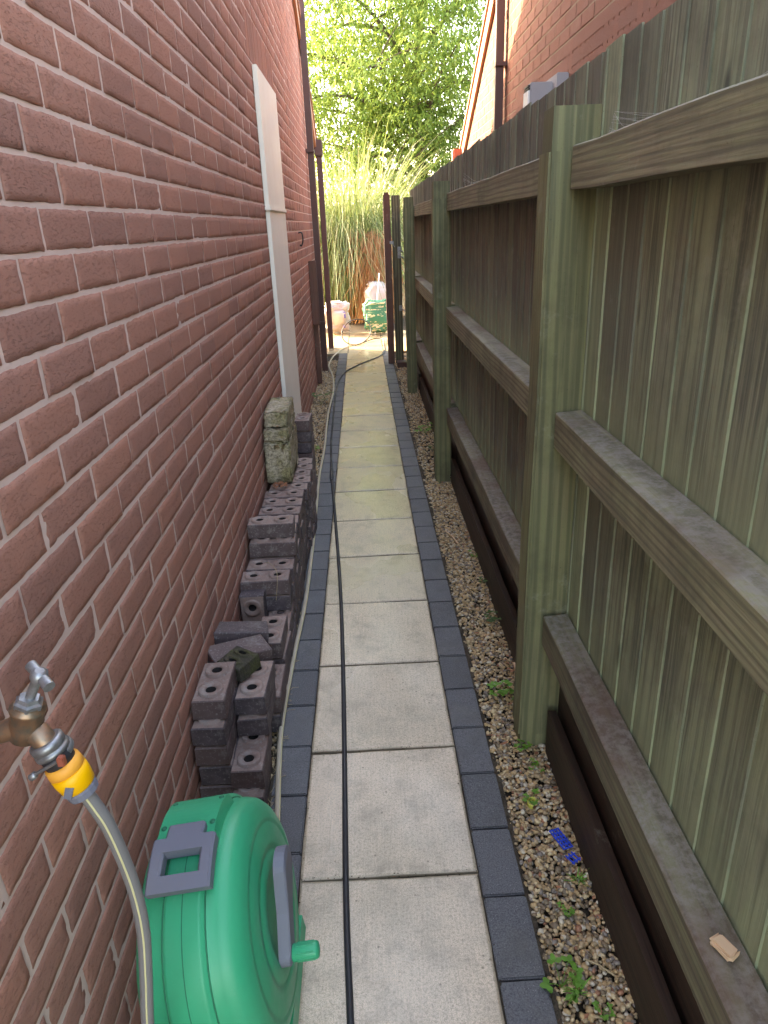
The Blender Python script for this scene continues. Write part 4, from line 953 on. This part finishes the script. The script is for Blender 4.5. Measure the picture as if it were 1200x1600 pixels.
def tree(name, x, y, h, crown, rr, n_br, n_cl, label, mat, trunk_r=.14, per=6, ll=.17):
    t = empty(name, label, 'tree', (x, y, 0)); tr = MB(); top = Vector((x + .3, y, h * .93))
    path = curve_pts([(x, y, -.05), (x + .12, y, h * .22), (x - .05, y + .1, h * .45), (x + .15, y, h * .7), tuple(top)], 5); m = len(path)
    tr.tube(path, [trunk_r * (1 - .85 * i / (m - 1)) for i in range(m)], 10)
    cents = []
    (cx, cy, cz, rx, ry, rz) = crown
    tips = []
    for i in range(n_br):
        s = path[int(m * (0.18 + .78 * i / n_br))]; a = i * 2.4 + rr.uniform(-.3, .3); f = rr.uniform(.55, .98)
        zz = s.z + rr.uniform(.2, 1.6); e_ = Vector((cx + rx * f * math.cos(a), cy + ry * f * math.sin(a), min(cz + rz * .95, zz)))
        q = max(0, 1 - ((e_.z - cz) / rz) ** 2) ** .5; e_.x = x + (e_.x - x) * max(.25, q); e_.y = y + (e_.y - y) * max(.25, q)
        mid = s.lerp(e_, .5) + Vector((0, 0, .35)); bp_ = curve_pts([tuple(s), tuple(mid), tuple(e_)], 5); r0 = trunk_r * .34
        tr.tube(bp_, [r0 * (1 - .85 * k / (len(bp_) - 1)) for k in range(len(bp_))], 6, cap=False)
        for _ in range(7):
            p = bp_[rr.randrange(3, len(bp_))]; q_ = p + Vector((rr.normalvariate(0, .6), rr.normalvariate(0, .6), rr.normalvariate(0.1, .45))); tips.append(q_)
            tr.tube([p, p.lerp(q_, .5) + Vector((0, 0, .05)), q_], [.018, .011, .004], 5, cap=False)
    tr.build('trunk', M['bark'], t)
    for i in range(n_cl):
        if rr.random() < .62:
            tp_ = rr.choice(tips); c = tp_ + Vector((rr.normalvariate(0, .30), rr.normalvariate(0, .30), rr.normalvariate(0, .26)))
        else:
            while True:
                u = Vector((rr.uniform(-1, 1), rr.uniform(-1, 1), rr.uniform(-1, 1)))
                if .35 < u.length < 1: break
            c = Vector((cx + u.x * rx, cy + u.y * ry, cz + u.z * rz))
            if math.sin(c.x * 2.1) * math.sin(c.y * 1.9 + 1) * math.sin(c.z * 2.3 + .5) > .22: continue
        if c.z < cz - rz: continue
        cents.append(c)
    lf = MB(); leaf_cloud(lf, cents, rr, ll, .045, per); lf.build('crown', mat, t); return t
rr = random.Random(5)
tree('broadleaf_tree', 1.35, 17.5, 9.0, (.9, 17.5, 5.6, 4.2, 3.0, 3.9), rr, 40, 17000, 'large bright green broadleaf tree filling the gap between the houses', M['leaf'], .17)
tree('broadleaf_tree', -4.5, 25, 9.0, (-4.2, 25, 5.0, 4.2, 3, 4), rr, 18, 2600, 'second green tree farther back at the left behind the house', M['leaf'], .17, 5, .22)
# far hedge behind everything
hb_ = MB(); cents = [Vector((rr.uniform(-9, 12), 21 + rr.uniform(-.5, .5), rr.uniform(0.05, 2.3) )) for _ in range(5000)]
leaf_cloud(hb_, cents, rr, .2, .09, 5, .12); o = hb_.build('hedge', M['leaf']); o['kind'] = 'stuff'; tag(o, 'dense low green hedge growing far behind the pampas grass', 'hedge')

# small weeds in the gravel
def weed(x, y, s, kind, label, seed, mat='weed'):
    rr = random.Random(seed); e = MB(); z = -0.006
    if kind == 'leafy':
        for k in range(rr.randint(6, 9)):
            a = rr.uniform(0, 6.28); l = s * rr.uniform(.35, 1.0); tip = Vector((x + l * math.cos(a), y + l * math.sin(a), z + s * rr.uniform(.3, .9)))
            e.tube([(x, y, z), Vector((x, y, z)).lerp(tip, .5) + Vector((0, 0, s * .15)), tip], .0007, 4, cap=False)
            for j in range(3):
                b_ = a + (j - 1) * 1.5; d = Vector((math.cos(b_), math.sin(b_), rr.uniform(-.2, .25))) * s * .34; sd = Vector((-d.y, d.x, 0)) * .42
                e.add([tip, tip + d * .5 - sd, tip + d * 1.0 - sd * .55, tip + d * 1.12, tip + d * 1.0 + sd * .55, tip + d * .5 + sd], [(0, 1, 2, 3), (0, 3, 4, 5)], 0)
    else:
        blades(e, x, y, 22, s * .7, s * 1.5, s * .9, .0035, rr, 1.2, z, s * .15, 0, 5)
    return tag(e.build('weed', M[mat]), label, 'weed', 'weeds in the gravel strips')
W = [(.408, 1.98, .050, 'leafy', 'bright green broad-leaved weed in the gravel left of the nearest post', 'weed'),
     (.455, 1.90, .028, 'leafy', 'small green seedling between the bright weed and nearest post', 'weed'),
     (.412, 1.70, .032, 'leafy', 'green seedling in the gravel level with the nearest post foot', 'weed'),
     (.440, 1.62, .024, 'leafy', 'tiny green seedling just in front of the nearest post', 'weed'),
     (.405, 1.50, .026, 'leafy', 'small weed beside the curled yellow leaf', 'weed'),
     (.462, 2.46, .045, 'leafy', 'dark green tufted weed by the gravel board past the nearest post', 'weed_dark'),
     (.478, 3.05, .035, 'leafy', 'small light green weed against the gravel board halfway to second post', 'weed'),
     (.480, 2.78, .030, 'leafy', 'dark small weed against the gravel board between the posts', 'weed_dark'),
     (.425, 5.25, .075, 'leafy', 'spreading light green weed beyond the second post', 'weed'),
     (.455, 4.75, .060, 'leafy', 'low dark weed just behind the second post', 'weed_dark'),
     (.452, 1.22, .040, 'grass', 'thin grassy tuft in the gravel below the blue plastic', 'weed'),
     (.410, 1.16, .020, 'leafy', 'tiny seedling left of the grassy tuft', 'weed'),
     (.350, .985, .045, 'leafy', 'bright green weed growing at the edging block, lower right', 'weed'),
     (.375, .955, .045, 'grass', 'grassy weed right next to the bottom edging block', 'weed'),
     (.418, .93, .022, 'leafy', 'small clover-like seedling in the lowest gravel', 'weed'),
     (-.44, 6.35, .11, 'leafy', 'low dark green weed patch at the foot of the far brick wall', 'weed_dark'),
     (-.41, 4.9, .045, 'leafy', 'small green weed between the far brick stack and beige hose', 'weed')]
for i, (x, y, s, k, l, m_) in enumerate(W): weed(x, y, s, k, l, 40 + i, m_)
def bits(name, pts, r, mat, label, cat, n=5): 
    b = MB(); b.tube(pts, r, n); return tag(b.build(name, M[mat]), label, cat)
bits('twig', [(.415, 1.035, .004), (.440, 1.02, .006), (.468, .995, .004)], .0022, 'dry', 'straight pale twig lying on the lower gravel', 'twig')
bits('twig', [(.452, 2.20, .004), (.470, 2.30, .010), (.462, 2.42, .004)], .0016, 'dry', 'curved thin twig beside the dark tufted weed', 'twig')
bits('twig', [(.372, 3.35, .004), (.395, 3.28, .006), (.415, 3.20, .003)], .004, 'cut_wood', 'short orange twig in the gravel halfway to the second post', 'twig')
b = MB(); b.box((.478, 1.98, .0), (.486, 2.14, .016), ch=.002, jit=.001); tag(b.build('wood_splinter', M['cut_wood']), 'long pinkish wood splinter leaning along the gravel board', 'splinter')
# blue plastic lattice
b = MB(); T = Matrix.Translation((.447, 1.355, .004)) @ Matrix.Rotation(.35, 4, 'Z') @ Matrix.Rotation(.08, 4, 'Y')
for i in range(4): b.box((-.014 + i * .0085, -.032, 0), (-.0115 + i * .0085, .032, .004), mat=T)
for i in range(6): b.box((-.015, -.032 + i * .0125, .0005), (.015, -.0295 + i * .0125, .0045), mat=T)
T2 = Matrix.Translation((.462, 1.295, .004)) @ Matrix.Rotation(.55, 4, 'Z')
for i in range(3): b.box((-.012 + i * .01, -.015, 0), (-.0095 + i * .01, .015, .004), mat=T2)
for i in range(2): b.box((-.014, -.012 + i * .018, .0005), (.014, -.009 + i * .018, .0045), mat=T2)
tag(b.build('plastic_lattice', M['blue_plastic']), 'broken bright blue plastic lattice lying on the gravel', 'plastic piece')
b = MB(); pts = [Vector((.398 + .013 * math.cos(a), 1.475 + .016 * math.sin(a), .005)) for a in [0.6 + i * .5 for i in range(9)]]
vs = []
for p in pts: vs += [p, p + Vector((0, 0, .010)), p + Vector((0.003, 0.002, .012))]
b.add(vs, [(3 * i + k, 3 * i + k + 1, 3 * i + k + 4, 3 * i + k + 3) for i in range(8) for k in range(2)]); tag(b.build('curled_leaf', M['yellow_leaf']), 'small curled yellow leaf on gravel in front of the nearest post', 'leaf')
b = MB(); b.box((-.012, -.018, 0), (.012, .018, .012), ch=.003, jit=.002, mat=Matrix.Translation((.497, .715, .4705)) @ Matrix.Rotation(.5, 4, 'Z')); tag(b.build('wood_chip', M['cut_wood']), 'pale wood chip sitting on the lowest fence rail', 'wood chip')
b = MB()
for p in [(.17, 4.22)]:
    b.add([(p[0], p[1] + .06, .006), (p[0] + .008, p[1], .003), (p[0] + .02, p[1] - .04, .008), (p[0] + .005, p[1] - .005, .010)], [(0, 1, 2, 3)])
tag(b.build('slab_leaf', M['yellow_leaf']), 'slim yellowish leaf lying on a mid-distance paving slab', 'leaf')
# dry straw along the foot of the brick stacks
b = MB()
for _ in range(150):
    x = R.uniform(-.345, -.325); y = R.uniform(1.3, 2.6); a = R.uniform(-1, 1); L = R.uniform(.015, .05)
    b.tube([(x, y, .004), (x + L * .5 * math.sin(a), y + L * .5 * math.cos(a), .014), (x + L * math.sin(a), y + L * math.cos(a), .004)], .0008, 4, cap=False)
o = b.build('dry_grass', M['dry']); o['kind'] = 'stuff'; tag(o, 'dry straw litter between the brick stacks and the edging blocks', 'straw')

rs_ = random.Random(77); b = MB(); octv = [Vector(t) for t in ((1, 0, 0), (-1, 0, 0), (0, 1, 0), (0, -1, 0), (0, 0, 1), (0, 0, -1))]
octf = [(0, 2, 4), (2, 1, 4), (1, 3, 4), (3, 0, 4), (2, 0, 5), (1, 2, 5), (3, 1, 5), (0, 3, 5)]
for i in range(1500):
    k = rs_.random()
    if k < .45: y = P0 + PP * rs_.randint(-2, 14) + rs_.normalvariate(0, .006); x = rs_.uniform(-.22, .22)
    elif k < .8: x = rs_.choice((-.2225, .2225)) + rs_.normalvariate(0, .005); y = rs_.uniform(.6, 8)
    else: x = rs_.choice((-.325, .326)) + rs_.normalvariate(0, .008); y = rs_.uniform(.6, 8)
    r = rs_.uniform(.0007, .0022); p = Vector((x + SX(y), y, .0015))
    b.add([p + Vector((v.x * r * rs_.uniform(.7, 1.5), v.y * r * rs_.uniform(.7, 1.5), v.z * r * .6)) for v in octv], octf)
o = b.build('path_debris', M['soil']); o['kind'] = 'stuff'; tag(o, 'dark crumbs of soil and moss caught in the paving joints', 'dirt')
b = MB()
for i in range(70):
    y = rs_.uniform(.75, 3.5); x = rs_.choice((rs_.uniform(.34, .47), rs_.uniform(.45, .48))); a = rs_.uniform(0, 6.3); L = rs_.uniform(.006, .014); d = Vector((math.cos(a), math.sin(a), rs_.uniform(-.2, .2))) * L; e = Vector((-math.sin(a), math.cos(a), rs_.uniform(-.3, .5))) * L * .5; p = Vector((x, y, .004))
    b.add([p - d, p - e + Vector((0, 0, .002)), p + d, p + e], [(0, 1, 2), (0, 2, 3)])
o = b.build('leaf_litter', M['brown_leaf']); o['kind'] = 'stuff'; tag(o, 'scattered scraps of dead brown leaf on the right gravel strip', 'leaf litter')
